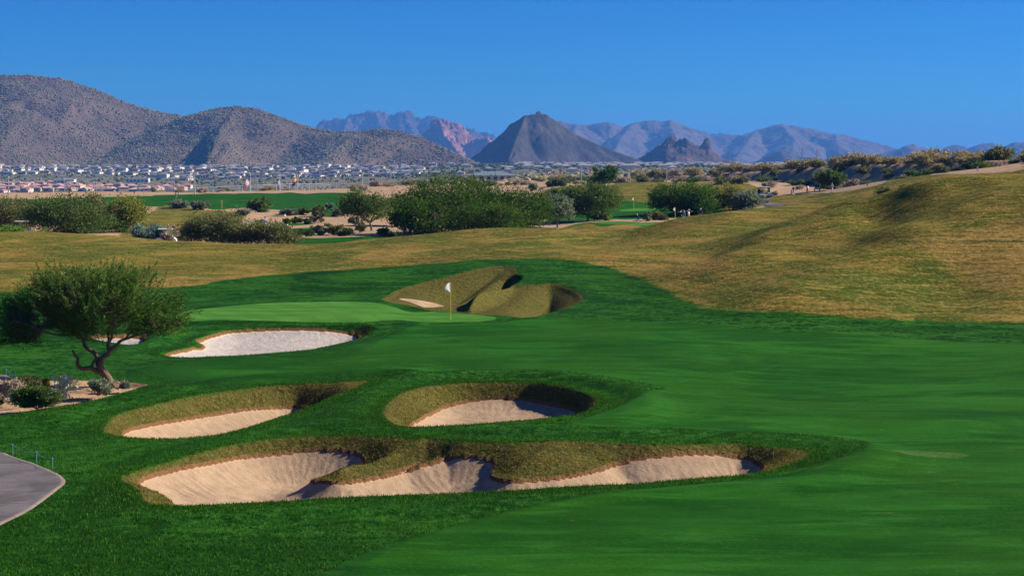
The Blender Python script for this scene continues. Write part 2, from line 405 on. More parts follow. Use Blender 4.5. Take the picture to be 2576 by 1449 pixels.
# ------------------------------------------------------------------ shader helper
class Sh:
    def __init__(s, name):
        s.m = bpy.data.materials.new(name); s.m.use_nodes = True
        s.nt = s.m.node_tree; s.nt.nodes.clear()
        s.out = s.nt.nodes.new('ShaderNodeOutputMaterial')
        s.p = s.nt.nodes.new('ShaderNodeBsdfPrincipled')
        s.nt.links.new(s.p.outputs[0], s.out.inputs[0])
        s.set(s.p, 'Roughness', .8); s.set(s.p, 'Specular IOR Level', .2)
    def n(s, t, **k):
        x = s.nt.nodes.new(t)
        for a, b in k.items(): setattr(x, a, b)
        return x
    def set(s, node, key, val):
        i = node.inputs[key]
        if isinstance(val, bpy.types.NodeSocket): s.nt.links.new(val, i)
        elif isinstance(val, (tuple, list)) and len(val) == 3 and i.type == 'RGBA': i.default_value = (*val, 1)
        else: i.default_value = val
    def pos(s): return s.n('ShaderNodeNewGeometry').outputs['Position']
    def obj(s): return s.n('ShaderNodeTexCoord').outputs['Object']
    def rnd(s): return s.n('ShaderNodeObjectInfo').outputs['Random']
    def attr(s, k): return s.n('ShaderNodeAttribute', attribute_name=k).outputs['Fac']
    def sc(s, vec, x, y=None, z=None):
        m = s.n('ShaderNodeMapping'); s.set(m, 'Vector', vec); m.inputs['Scale'].default_value = (x, x if y is None else y, x if z is None else z); return m.outputs[0]
    def noise(s, vec, scale=1, detail=4, rough=.55, dist=0, col=False):
        x = s.n('ShaderNodeTexNoise'); s.set(x, 'Vector', vec); s.set(x, 'Scale', scale); s.set(x, 'Detail', detail); s.set(x, 'Roughness', rough); s.set(x, 'Distortion', dist)
        return x.outputs['Color' if col else 'Fac']
    def vor(s, vec, scale=1, out='Distance', **k):
        x = s.n('ShaderNodeTexVoronoi', **k); s.set(x, 'Vector', vec); s.set(x, 'Scale', scale); return x.outputs[out]
    def m1(s, op, a, b=0.0, c=0.0, clamp=False):
        x = s.n('ShaderNodeMath', operation=op, use_clamp=clamp); s.set(x, 0, a); s.set(x, 1, b)
        if op in ('MULTIPLY_ADD', 'COMPARE'): s.set(x, 2, c)
        return x.outputs[0]
    def ss(s, v, a, b, lo=0.0, hi=1.0, lin=False):
        x = s.n('ShaderNodeMapRange', interpolation_type='LINEAR' if lin else 'SMOOTHSTEP'); s.set(x, 'Value', v)
        for k, q in (('From Min', a), ('From Max', b), ('To Min', lo), ('To Max', hi)): s.set(x, k, q)
        return x.outputs[0]
    def mix(s, f, a, b):
        x = s.n('ShaderNodeMix', data_type='RGBA'); s.set(x, 0, f); s.set(x, 6, a); s.set(x, 7, b); return x.outputs[2]
    def mul(s, c, f):   # colour times value
        x = s.n('ShaderNodeMix', data_type='RGBA', blend_type='MULTIPLY'); s.set(x, 0, 1.0); s.set(x, 6, c); s.set(x, 7, f); return x.outputs[2]
    def bump(s, h, dist=.05, strength=1.0, nrm=None):
        b = s.n('ShaderNodeBump'); s.set(b, 'Height', h); s.set(b, 'Distance', dist); s.set(b, 'Strength', strength)
        if nrm is not None: s.set(b, 'Normal', nrm)
        s.set(s.p, 'Normal', b.outputs[0]); return b.outputs[0]
    def done(s, col, rough=None):
        s.set(s.p, 'Base Color', col)
        if rough is not None: s.set(s.p, 'Roughness', rough)
        return s.m
def plain(name, col, rough=.6, var=.12, scale=3.0, metal=0, spec=.3):
    s = Sh(name); n = s.noise(s.obj(), scale, 3)
    c = s.mul(col, s.mix(n, (1-var,)*3, (1+var,)*3)); s.set(s.p, 'Metallic', metal); s.set(s.p, 'Specular IOR Level', spec)
    return s.done(c, rough)

# ------------------------------------------------------------------ zones
def zone(L, dmin=30, dmax=2500, n=4): return poly_uv(L, 0, n, dmin, dmax)[:,:2]
def R8(X, Y): return (1355.4+X*.47382, 627.8+Y*.47382)
tanL = unproj(*catmull([(-700,745),(-300,742),(0,737),(50,729),(130,724),(300,722),(450,722),(600,700),(700,690),(800,683),(1000,670),(1120,661),(1250,652),(1400,652),(1500,665),(1600,695),(1700,740),(1780,775),(1900,781),(2000,785),(2200,800),(2400,808),(2576,812),(3200,815)], 4, False).T, 0, 60)[:,:2]
Z_tan = [np.concatenate([tanL, [(110,110),(120,150),(95,176),(60,180),(-20,186),(-90,188),(-130,180),(-110,130)]])]
FWp = [(740,1520),(820,1442),(900,1400),(1010,1362),(1200,1308),(1400,1272),(1600,1245),(1900,1198),(2060,1165),(2180,1135),(2160,1112),(2000,1098),(1800,1091),(1600,1087),(1430,1077),(1503,1041),(1592,1013),(1645,986),(1668,974),(1592,960),(1503,949),(1370,941),(1193,938),(1016,942),
   (850,950),(650,966),(450,962),(400,935),(470,915),(700,905),(880,885),(970,850),(1030,826),(1130,815),(1270,808),(1350,802),(1500,805),(1782,817),(1971,835),(2161,843),(2445,860),(2576,863),(3300,872),(3700,1100),(3900,1500)]
Z_fair = [zone(FWp, 30, n=3)]
GRp = P_(R7, [(280,310),(420,248),(580,228),(850,200),(1150,178),(1500,168),(1900,165),(2150,178),(2300,215),(2430,258)])+P_(R2, [(830,566),(1000,574),(1200,588),(1330,602),(1420,622),(1350,645),(1000,657),(600,656),(0,660)])+P_(R7, [(1800,352),(1200,352),(700,350),(430,345),(290,335)])
Z_green = [zone(GRp, 60)]
DP = P_(R1, [(-600,1420),(-200,1390),(0,1370),(100,1350),(250,1330),(480,1295),(700,1265),(850,1225),(1000,1180),(1100,1148),(1160,1128),(1100,1118),(1000,1106),(850,1098),(600,1093),(350,1095),(150,1092),(0,1090),(-200,1095),(-600,1120)])
Z_des = [zone(DP, 30, n=3)]
U_ = lambda x, y: (x, y)
FD = 182
Z_fair += [zone(L, FD, 700) for L in (
  [(720,640),(748,602),(800,599),(900,596),(1010,592),(1120,600),(1120,640)],
  [(-200,507),(50,501),(265,496),(390,491),(600,486.5),(870,485.5),(905,488),(905,518),(830,537),(720,530),(620,523),(540,528),(470,519),(200,522)],
  P_(RM, [(1200,752),(1400,738),(1850,732),(1850,745),(1400,755)]),
  P_(RM, [(1250,858),(1500,842),(1850,838),(1870,850),(1600,868),(1300,868)]),
  P_(RM, [(1280,935),(1500,908),(1850,895),(1870,910),(1600,945),(1350,955)]),
  P_(RM, [(2000,692),(2130,685),(2150,745),(2010,752)]),
  P_(RQ, [(0,1230),(380,1190),(560,1130),(880,1085),(1400,1070),(1700,1084),(2200,1078),(2415,1070)])+P_(RR, [(900,798),(1200,770),(1300,800),(900,960),(300,1010)])+P_(RQ, [(1400,1330),(400,1330)]),
  P_(RQ, [(150,1055),(300,955),(700,880),(1200,760),(1350,722),(1850,722)])+P_(RR, [(500,600),(900,640),(1350,650),(1500,690),(1300,745),(1000,762),(600,772),(0,790)])+P_(RQ, [(1400,1030),(800,1055),(400,1085)]),
  P_(R4, [(330,897),(500,886),(700,880),(830,876),(700,890),(480,897)]))]
Z_green += [zone(L, FD, 700) for L in (
  P_(RQ, [(880,1092),(1400,1076),(1700,1089),(2200,1083),(2415,1077)])+P_(RR, [(900,802),(1130,786),(1000,830),(640,885)])+P_(RQ, [(2000,1160),(1500,1120),(1100,1112)]),
  P_(RQ, [(1360,880),(1600,850),(1850,842),(2300,860),(2000,885),(1500,895)]))]
Z_tan += [zone(L, FD, 900) for L in (
  [(1850,462),(1925,478),(1935,502),(1900,522),(1850,520)],
  [(300,600),(395,523),(470,521),(520,530),(560,530),(620,545),(500,600)],
  P_(RQ, [(0,566),(300,492),(600,452),(900,442),(1200,462),(1350,407),(1900,397),(2415,397)])+P_(RR, [(1150,300),(1450,330),(1500,350),(1500,640),(900,620),(0,545)])+P_(RQ, [(1380,720),(900,800),(0,640)]),
  P_(RQ, [(340,1215),(550,1142),(880,1112),(1100,1160),(1350,1122),(1600,1132),(2000,1182),(2300,1170),(2000,1230),(1400,1310),(700,1320)]),
  P_(R4, [(240,925),(300,905),(500,895),(800,880),(1000,857),(1250,805),(1400,742),(1550,716),(1800,712),(2200,700),(2700,690),(2700,770),(2100,815),(1700,900),(1550,960),(1300,1000),(1150,985),(900,970),(700,975),(400,983),(280,970)]))]

# ------------------------------------------------------------------ ground sheet
ys = np.concatenate([[-120,-60,-30,-10], np.linspace(1, 30, 24)[:-1], np.exp(np.arange(math.log(30), math.log(132), .0024)), np.exp(np.arange(math.log(132), math.log(260), .0055)),
                     np.exp(np.arange(math.log(260), math.log(900), .011)), np.exp(np.linspace(math.log(900), math.log(26000), 110))])
side = np.linspace(.93, 2.4, 36)[1:]
ss_ = np.concatenate([-side[::-1], np.linspace(-.93, .93, 960), side])
def ground_grid():
    Y, S = np.meshgrid(ys, ss_, indexing='ij'); X = S*(.40*np.abs(Y)+8)
    x, y = X.ravel(), Y.ravel()
    z, br, sd = heights(x, np.maximum(y, 1.0))
    z = z-.22*sstep(sd, .02, .35)
    tan = np.full(x.shape, -50.); fair = tan.copy(); grn = tan.copy(); des = tan.copy()
    for L, a in ((Z_tan, tan), (Z_fair, fair), (Z_green, grn), (Z_des, des)):
        for P in L: np.maximum(a, sdf(x, y, P), out=a)
    fair = np.where((y < 130)&(fair > -20), fair*(.05+.95*sstep(1288+x/np.maximum(y,1)*F, 850, 1150)), fair)
    # the desert patch lies a little lower than the turf
    z = z-.16*sstep(des, -.05, .35)*(y < 100)
    far = sstep(y, 183, 192)*100-50
    des = np.where(y > 150, np.maximum(des, np.where(y > 187, 3.0, -50)), des)
    nr, nc = Y.shape
    i = np.arange(nr*nc).reshape(nr, nc)
    Fq = np.stack([i[:-1,:-1], i[:-1,1:], i[1:,1:], i[1:,:-1]], -1).reshape(-1, 4)
    return np.stack([x, y, z], 1), Fq, dict(tan=tan, fair=fair, green=grn, desert=des, brown=br, sand=sd)
V, Fq, AT = ground_grid()
s = Sh('turf_and_desert'); p = s.pos()
w1 = s.noise(p, .9, 3); wob = s.m1('SUBTRACT', w1, .5)
fine = s.noise(p, 9, 4, .65); mid = s.noise(p, 1.6, 5, .6); big = s.noise(p, .09, 3)
streak = s.noise(s.sc(p, .35, 1.6, .5), 1, 4, .6, .6)
str2 = s.noise(s.sc(p, .10, .5, .2), 1, 4, .6, .8)
grain = s.noise(p, 3.2, 6, .75)
def edge(k, w=.12, j=.25): return s.ss(s.m1('MULTIPLY_ADD', wob, j, s.attr(k)), -w, w)
cont = s.noise(s.sc(p, .05, .05, 3.2), 1, 5, .65, .3)
cont2 = s.noise(s.sc(p, .12, .12, 9), 1, 4, .65, .2)
# rough
c = s.mix(s.ss(mid, .38, .62), (0.0051,0.0375,0.0039), (0.0129,0.0752,0.0071))
c = s.mix(s.m1('MULTIPLY', s.ss(streak, .46, .62), .7), c, (0.0256,0.1105,0.0117))
c = s.mix(s.m1('MULTIPLY', s.ss(grain, .50, .62), .5), c, (0.0527,0.1656,0.0220))
c = s.mix(s.m1('MULTIPLY', s.ss(grain, .46, .36), .6), c, (0.0036,0.0220,0.0024))
c = s.mix(s.m1('MULTIPLY', s.ss(cont, .47, .36), .8), c, (0.0048,0.0287,0.0032))
c = s.mix(s.m1('MULTIPLY', s.ss(cont2, .53, .62), .5), c, (0.0304,0.1215,0.0109))
c = s.mix(s.m1('MULTIPLY', s.ss(cont2, .47, .40), .6), c, (0.0058,0.0353,0.0039))
# mowing rings that follow the bunkers
ring = s.m1('SINE', s.m1('MULTIPLY_ADD', wob, 4.0, s.m1('MULTIPLY', s.attr('brown'), 5.2)))
c = s.mix(s.m1('MULTIPLY', s.m1('MULTIPLY', s.ss(ring, .1, 1), .45), s.ss(s.attr('brown'), -5, -1.0)), c, (0.0069,0.0463,0.0094))
# fairway
f = s.mix(s.ss(str2, .42, .58), (0.0078,0.0583,0.0042), (0.0163,0.0917,0.0073))
f = s.mix(s.m1('MULTIPLY', s.ss(big, .46, .58), .55), f, (0.0171,0.0687,0.0032))
f = s.mix(s.m1('MULTIPLY', s.ss(streak, .50, .64), .45), f, (0.0281,0.1270,0.0156))
f = s.mix(s.m1('MULTIPLY', s.ss(fine, .54, .64), .35), f, (0.0327,0.1406,0.0188))
f = s.mix(s.m1('MULTIPLY', s.ss(fine, .44, .36), .35), f, (0.0063,0.0469,0.0063))
f = s.mix(s.m1('MULTIPLY', s.ss(cont, .46, .38), .5), f, (0.0054,0.0437,0.0042))
f = s.mix(s.m1('MULTIPLY', s.ss(cont, .54, .62), .4), f, (0.0297,0.1250,0.0125))
spk = s.ss(s.vor(p, .8), .07, .04)
f = s.mix(s.m1('MULTIPLY', spk, .7), f, (.10,.085,.035))
px_ = s.n('ShaderNodeSeparateXYZ'); s.set(px_, 0, p)
ell = s.m1('ADD', s.m1('POWER', s.m1('ABSOLUTE', s.m1('MULTIPLY', s.m1('SUBTRACT', px_.outputs[0], 13.2), .75)), 2.0), s.m1('POWER', s.m1('ABSOLUTE', s.m1('MULTIPLY', s.m1('SUBTRACT', px_.outputs[1], 49.8), 1.6)), 2.0))
f = s.mix(s.m1('MULTIPLY', s.ss(s.m1('MULTIPLY_ADD', wob, .9, ell), 1.05, .7), s.ss(fine, .4, .6, .25, .7)), f, (.075,.125,.030))
c = s.mix(edge('fair', .10, .2), c, f)
line = s.ss(s.m1('ABSOLUTE', s.m1('MULTIPLY_ADD', wob, .2, s.attr('fair'))), .16, .04)
c = s.mix(s.m1('MULTIPLY', line, .45), c, (.006,.035,.006))
# putting greens with their mown fringe
line = s.ss(s.m1('ABSOLUTE', s.m1('ADD', s.attr('green'), 1.1)), .22, .05)
c = s.mix(s.m1('MULTIPLY', line, .6), c, (.005,.035,.006))
gs = s.n('ShaderNodeSeparateXYZ'); s.set(gs, 0, p)
gst = s.ss(s.m1('SINE', s.m1('MULTIPLY', s.m1('MULTIPLY_ADD', gs.outputs[1], .55, gs.outputs[0]), 2.6)), -.3, .3)
c = s.mix(s.m1('MULTIPLY', s.m1('MULTIPLY', gst, .35), edge('green', .05, .1)), c, c)
GREENMIX = lambda col: s.mix(s.m1('MULTIPLY', gst, .30), col, (.036,.125,.016))
c = s.mix(edge('green', .05, .1), c, GREENMIX(s.mix(s.ss(str2, .44, .58), (.045,.155,.020), (.072,.200,.030))))
# tan grass
tl = s.noise(s.sc(p, .10, .55, .3), 1.0, 6, .68, 1.4)
tm = s.noise(s.sc(p, .5, 2.6, .8), 1.0, 5, .7, 1.0)
t = s.mix(s.ss(tl, .42, .58), (.195,.140,.028), (.100,.112,.013))
t = s.mix(s.m1('MULTIPLY', s.ss(big, .45, .56), .8), t, (.040,.085,.009))
t = s.mix(s.m1('MULTIPLY', s.ss(s.noise(p, .05, 5, .6, 1), .52, .62), .8), t, (.280,.170,.048))
t = s.mix(s.m1('MULTIPLY', s.ss(cont2, .48, .38), .75), t, (.060,.070,.010))
t = s.mix(s.m1('MULTIPLY', s.ss(cont2, .53, .62), .5), t, (.30,.205,.048))
t = s.mix(s.m1('MULTIPLY', s.ss(cont, .48, .38), .6), t, (.080,.100,.014))
t = s.mix(s.m1('MULTIPLY', s.ss(tm, .52, .64), .5), t, (.42,.28,.072))
t = s.mix(s.m1('MULTIPLY', s.ss(tm, .47, .36), .6), t, (.050,.058,.010))
t = s.mix(s.m1('MULTIPLY', s.ss(grain, .48, .38), .55), t, (.035,.038,.008))
t = s.mix(s.m1('MULTIPLY', s.ss(grain, .53, .63), .4), t, (.48,.35,.11))
c = s.mix(edge('tan', .35, 1.2), c, t)
# dry collars round the sand
b = s.mix(s.ss(mid, .3, .7), (.110,.090,.022), (.062,.075,.014))
b = s.mix(s.ss(fine, .45, .8), b, (.22,.16,.05))
b = s.mix(s.ss(grain, .50, .30), b, (.022,.026,.008))
dryf = s.m1('MULTIPLY', edge('brown', .10, .3), s.ss(s.attr('brown'), -.1, .25))
c = s.mix(dryf, c, b)
c = s.mix(s.m1('MULTIPLY', s.ss(s.attr('sand'), -.14, -.03), .8), c, (.20,.10,.048))
# desert floor
d = s.mix(s.ss(mid, .3, .7), (.33,.210,.125), (.43,.285,.175))
d = s.mix(s.m1('MULTIPLY', s.ss(s.noise(p, .03, 5, .6), .45, .6), .8), d, (.30,.235,.155))
d = s.mix(s.m1('MULTIPLY', s.ss(grain, .6, .8), .4), d, (.24,.17,.11))
yy = s.n('ShaderNodeSeparateXYZ'); s.set(yy, 0, p)
plainc = s.mix(s.ss(s.noise(p, .02, 6, .7), .4, .62), (.20,.165,.105), (.085,.10,.05))
d = s.mix(s.ss(yy.outputs[1], 620, 1000), d, plainc)
far_on = s.m1('MULTIPLY', edge('desert', .06, .15), 1.0)
nottf = s.m1('SUBTRACT', 1.0, s.m1('MAXIMUM', s.m1('MAXIMUM', edge('fair', .10, .2), edge('green', .05, .1)), edge('tan', .35, 1.2)))
c = s.mix(s.m1('MULTIPLY', far_on, nottf), c, d)
turf = s.m1('MAXIMUM', edge('tan', .35, 1.2), dryf)
smooth = s.m1('MAXIMUM', edge('fair', .1, .2), edge('green', .05, .1))
amp = s.m1('MULTIPLY_ADD', turf, 1.6, s.m1('MULTIPLY_ADD', smooth, -.75, 1.0))
hgt = s.m1('MULTIPLY', s.m1('SUBTRACT', s.m1('ADD', s.m1('MULTIPLY', s.noise(p, 4, 5, .7), 1.0), s.m1('MULTIPLY', s.noise(s.sc(p, .5, 2.2, 1), 1, 3, .6, .5), .9)), .95), amp)
s.bump(hgt, .11, .7)
s.set(s.p, 'Specular IOR Level', .02)
M_ground = s.done(c, .9)
g = add_obj('ground', new_mesh('ground', V, Fq, True, AT, [M_ground]))
tag(g, 'rolling mown turf of fairway, rough and dry tan slopes running out to the desert plain', kind='structure')
V = Fq = AT = None

# ------------------------------------------------------------------ sand
s = Sh('bunker_sand'); p = s.pos()
n1 = s.noise(p, 2.2, 5, .6); n2 = s.noise(p, 22, 4, .7)
c = s.mix(s.ss(n1, .3, .7), (.31,.215,.132), (.40,.285,.180))
c = s.mix(s.m1('MULTIPLY', s.ss(n2, .35, .7), .35), c, (.24,.16,.095))
c = s.mix(s.m1('MULTIPLY', s.ss(s.attr('groove'), .35, .85), .55), c, (.19,.125,.075))
c = s.mix(s.ss(s.attr('edge'), .16, .0), c, (.40,.25,.15))
s.bump(s.m1('ADD', s.m1('MULTIPLY', n2, .5), s.m1('MULTIPLY', s.noise(p, 7, 4, .6), .8)), .05, .7)
M_sand = s.done(c, .95)
s = Sh('white_sand'); p = s.pos()
n1 = s.noise(p, 2.2, 5, .6); n2 = s.noise(p, 15, 4, .7)
c = s.mix(s.ss(n1, .3, .7), (.37,.325,.29), (.48,.43,.39))
c = s.mix(s.m1('MULTIPLY', s.ss(n2, .42, .62), .55), c, (.24,.21,.19))
c = s.mix(s.ss(s.attr('edge'), .2, .0), c, (.62,.42,.26))
s.bump(s.m1('ADD', s.m1('MULTIPLY', n2, .5), s.noise(p, 5, 4, .6)), .06, .8)
M_sand2 = s.done(c, .95)
def clip_sheet(name, P, step, zf, mat, label, kind='structure', extra=None, cat=None):
    x0, y0 = P[:,:2].min(0)-step*2; x1, y1 = P[:,:2].max(0)+step*2
    xs = np.arange(x0, x1, step); yv = np.arange(y0, y1, step*1.3)
    Y, X = np.meshgrid(yv, xs, indexing='ij'); x, y = X.ravel(), Y.ravel()
    d, par, _ = seg_dist(x, y, P, True); ins = inside(x, y, P)
    nr, nc = X.shape; i = np.arange(nr*nc).reshape(nr, nc)
    Q = np.stack([i[:-1,:-1], i[:-1,1:], i[1:,1:], i[1:,:-1]], -1).reshape(-1, 4)
    keep = ins[Q].any(1); Q = Q[keep]
    # snap outside corners of kept cells on the outline
    used = np.unique(Q); o = used[~ins[used]]
    k = par[o].astype(int)%len(P); f = (par[o]-par[o].astype(int))[:,None]
    q = P[k,:2]*(1-f)+P[(k+1)%len(P),:2]*f
    x[o] = q[:,0]; y[o] = q[:,1]; d[o] = 0
    seg = np.linalg.norm(np.roll(P[:,:2], -1, 0)-P[:,:2], axis=1); cum = np.concatenate(([0], np.cumsum(seg)))
    pi = par.astype(int)%len(P); arc = cum[pi]+(par-par.astype(int))*seg[pi]
    mp = np.full(nr*nc, -1); mp[used] = np.arange(len(used))
    x, y, d, arc = x[used], y[used], d[used], arc[used]
    z = zf(x, y, d, arc)
    gr = .5+.5*np.sin(arc*2*math.pi/.30+3.0*vnoise(arc*1.3, d*.5, 4)+1.5*vnoise(arc*3, d*2, 6))
    gr = gr*sstep(d, .05, .3)*(1-sstep(d, 1.2, 2.2))*(.5+.5*vnoise(arc*.9, d*.8, 5))
    o = add_obj(name, new_mesh(name, np.stack([x, y, z], 1), mp[Q], True, dict(edge=d, groove=gr), [mat]))
    return tag(o, label, cat, kind=kind)
def sandz(b):
    def f(x, y, d, arc):
        z = base(x, y); m, dep, sO, sS, par = carve(b, x, y)
        dd = np.zeros(len(x)); dd[m] = dep
        # vertices exactly on the outline: take the inner depth
        edge_ = d < 1e-6
        if edge_.any():
            hh = np.zeros(edge_.sum()); ww = hh.copy()
            for j in range(0, len(b.S), 2):
                w = 1/((x[edge_]-b.S[j,0])**2+(y[edge_]-b.S[j,1])**2+.02)**1.6; hh += w*b.h[j]; ww += w
            dd[edge_] = hh/ww+.10
        g = np.sin(arc*2*math.pi/.30+3.0*vnoise(arc*1.3, d*.5, 4)+1.5*vnoise(arc*3, d*2, 6))
        mask = sstep(d, .03, .3)*(1-sstep(d, b.wall*.75, b.wall*1.25))
        z = z-dd+.012*g*mask*(.5+.5*vnoise(arc*.7, d*.6, 8))+.035*fbm(x*.8, y*.8, 12, 3)*sstep(d,.1,.5)+.01*vnoise(x*4, y*4, 14)*sstep(d,.1,.5)
        return z+.012
    return f
for k, lab, mt in (('A','sand of the bunker between the desert patch and the round bunker',M_sand),('B','sand of the round bunker in the middle of the fairway edge',M_sand),('C','raked sand of the long three lobed bunker in front',M_sand),
               ('D','white sand of the wide flat bunker before the putting green',M_sand2),('E','sliver of white sand seen behind the mesquite trunk',M_sand2)):
    b = B[k]; clip_sheet('bunker_sand', b.S, float(b.S[:,1].mean())*.0011, sandz(b), mt, lab)
clip_sheet('bunker_sand', SFp, .12, lambda x, y, d, a: heights(x, y)[0]+.03, M_sand, 'strip of sand under the grass face behind the flag')
for L, lab in ((P_(RR, [(670,672),(720,664),(830,668),(940,674),(1000,690),(930,700),(720,698)]), 'pale sand strip of a far bunker behind the golfers'),
           (P_(RQ, [(530,1272),(650,1255),(820,1248),(790,1282),(600,1292)]), 'grey sand of a far bunker peeking over the tan crest'),
           (P_(RQ, [(1090,1300),(1200,1265),(1330,1248),(1420,1260),(1480,1276),(1300,1305)]), 'pink sand of a far bunker peeking over the tan crest')):
    P = poly_uv(L, 0, 4, FD)[:,:2]
    clip_sheet('bunker_sand', P, .4, lambda x, y, d, a: base(x, y)+.06, M_sand2, lab)

# ------------------------------------------------------------------ cart paths
s = Sh('path_concrete'); p = s.pos()
n1 = s.noise(p, .7, 4, .6); n2 = s.noise(p, 14, 4, .7)
c = s.mix(s.ss(n1, .3, .7), (.095,.085,.085), (.16,.145,.14))
c = s.mix(s.m1('MULTIPLY', s.ss(n2, .4, .7), .5), c, (.07,.065,.065))
c = s.mix(s.m1('MULTIPLY', s.ss(s.noise(p, .35, 5, .7, 1), .52, .60), .45), c, (.055,.05,.052))
c = s.mix(s.m1('MULTIPLY', s.ss(s.m1('MULTIPLY_ADD', n1, .12, s.attr('edge')), .19, .13), .75), c, (.23,.175,.135))
sy = s.n('ShaderNodeSeparateXYZ'); s.set(sy, 0, p)
j1 = s.m1('LESS_THAN', s.m1('ABSOLUTE', s.m1('SUBTRACT', s.m1('PINGPONG', s.m1('MULTIPLY_ADD', sy.outputs[0], .12, sy.outputs[1]), 1.5), .75)), .02)
j2 = s.m1('LESS_THAN', s.m1('ABSOLUTE', s.m1('SUBTRACT', s.m1('MULTIPLY_ADD', sy.outputs[1], .75, sy.outputs[0]), 25.2)), .022)
c = s.mix(s.m1('MULTIPLY', s.m1('MAXIMUM', j1, j2), .8), c, (.05,.045,.05))
s.bump(n2, .02, .4)
M_path = s.done(c, .9)
RP = lambda X, Y: (X*.24612, 1034.4+Y*.24612)   # zoom (0,1450)-(500,1950)
CP = poly_uv(P_(RP, [(-900,440),(-400,405),(0,427),(100,455),(200,492),(320,530),(400,560),(520,612),(610,655),(650,690),(668,715),(655,755),(580,815),(490,885),(420,938),(300,1020),(150,1100),(0,1172),(-400,1400),(-900,1600)]), 0, 4, 30)[:,:2]
clip_sheet('cart_path', CP, .12, lambda x, y, d, a: base(x, y)+.02+.03*sstep(d, 0, .03), M_path, 'grey concrete cart path with dark joints at the turf edge')
CP2 = poly_uv(P_(R1, [(-300,1030),(0,1055),(60,1068),(105,1092),(60,1110),(0,1108),(-300,1100)]), 0, 4, 30)[:,:2]
clip_sheet('cart_path', CP2, .15, lambda x, y, d, a: base(x, y)+.05, M_path, 'short piece of cart path beyond the desert patch')
s = Sh('dark_asphalt'); M_asph = s.done(s.mix(s.noise(s.pos(), 2, 3), (.07,.075,.09), (.12,.125,.14)), .9)
P = poly_uv(P_(R4, [(215,980),(420,984),(650,977),(770,972),(775,990),(600,1000),(400,1003),(225,1000)]), 0, 4, FD)[:,:2]
clip_sheet('cart_path', P, .5, lambda x, y, d, a: base(x, y)+.08, M_asph, 'dark far cart path below the tee on the right')
# ------------------------------------------------------------------ mountains
def rock_mat(name, lo, hi, scrub, sc_, dark=(.12,.10,.10), cover=.5, bd=6):
    s = Sh(name); p = s.pos()
    a = s.noise(s.sc(p, 1, 1, 2), sc_, 8, .62); b = s.noise(p, sc_*9, 6, .7)
    c = s.mix(s.ss(a, .35, .65), lo, hi)
    c = s.mix(s.m1('MULTIPLY', s.ss(b, .55, .8), .6), c, dark)
    c = s.mix(s.m1('MULTIPLY', s.ss(s.noise(p, sc_*5, 5, .7), .5, .62), cover), c, scrub)
    s.bump(s.m1('ADD', b, a), bd, .9); s.set(s.p, 'Specular IOR Level', .05)
    return s.done(c, .95)
def mountain(name, label, ridges, xr, yr, res, mat, rough=.12, nsc=180, zb=-14, p=1.25, seed=1, foot=None, crag=0, ridgn=.5, far=1.0):
    ridges = [([(u, v, d*far) for u, v, d in L], sl_) for L, sl_ in ridges]; xr = [a*far for a in xr]; yr = [a*far for a in yr]; res *= far; nsc *= far; crag *= far
    xs = np.arange(xr[0], xr[1], res); yv = np.arange(yr[0], yr[1], res*1.3)
    Y, X = np.meshgrid(yv, xs, indexing='ij'); x, y = X.ravel(), Y.ravel()
    # bend the space a little so that the flanks fold into gullies
    wx = x+nsc*.25*fbm(x/nsc, y/nsc, seed+50, 3); wy = y+nsc*.25*fbm(x/nsc, y/nsc, seed+60, 3)
    z = np.full(x.shape, 0.0); cf = np.full(x.shape, 9.0)
    for L, slope in ridges:
        P = at(*np.array(L, float).T)
        d0, par, _ = seg_dist(x, y, P); d1, _, _ = seg_dist(wx, wy, P)
        k = np.clip(par.astype(int), 0, len(P)-2); f = par-k
        h = P[k,2]*(1-f)+P[k+1,2]*f-zb
        h = np.maximum(h, 1)
        Rr = h/slope; w = sstep(d0/Rr, .02, .25); d = d0*(1-w)+d1*w
        q = np.clip(1-d/Rr, 0, 1)**p*h
        m = np.maximum(z-q, 0)
        kk = 6+.05*h
        hh = np.clip(.5+.5*(q-z)/kk, 0, 1)
        z = z*(1-hh)+q*hh+kk*hh*(1-hh)*.35
        cf = np.minimum(cf, d0/Rr)
    n = ridgn*fbm(x/nsc, y/(nsc*1.6), seed, 5, .55, True)+(1-ridgn)*fbm(x/(nsc*.4), y/(nsc*.4), seed+9, 5, .6)
    z = z+z*rough*n*(.25+.75*sstep(cf, 0, .3))
    if crag: z = z+crag*np.abs(fbm(x/(nsc*.2), y/(nsc*.2), seed+20, 5, .6))*sstep(z, 15, 60)
    z = z+zb
    nr, nc = X.shape; i = np.arange(nr*nc).reshape(nr, nc)
    Q = np.stack([i[:-1,:-1], i[:-1,1:], i[1:,1:], i[1:,:-1]], -1).reshape(-1, 4)
    Q = Q[(z[Q] > zb+.6).any(1)]
    used = np.unique(Q); mp = np.full(nr*nc, -1); mp[used] = np.arange(len(used))
    V = np.stack([x, y, z-1.0], 1)[used]
    o = add_obj(name, new_mesh(name, V, mp[Q], True, None, [mat]))
    tag(o, label, kind='structure'); return o, x, y, z
K = 1.0
def rg(L, dd): return [(u, v, (w[0] if w else dd)) for u, v, *w in L]
M_hill = rock_mat('hill_rock', (.095,.068,.058), (.155,.106,.082), (.10,.10,.06), .012, (.06,.05,.05), .55, 5)
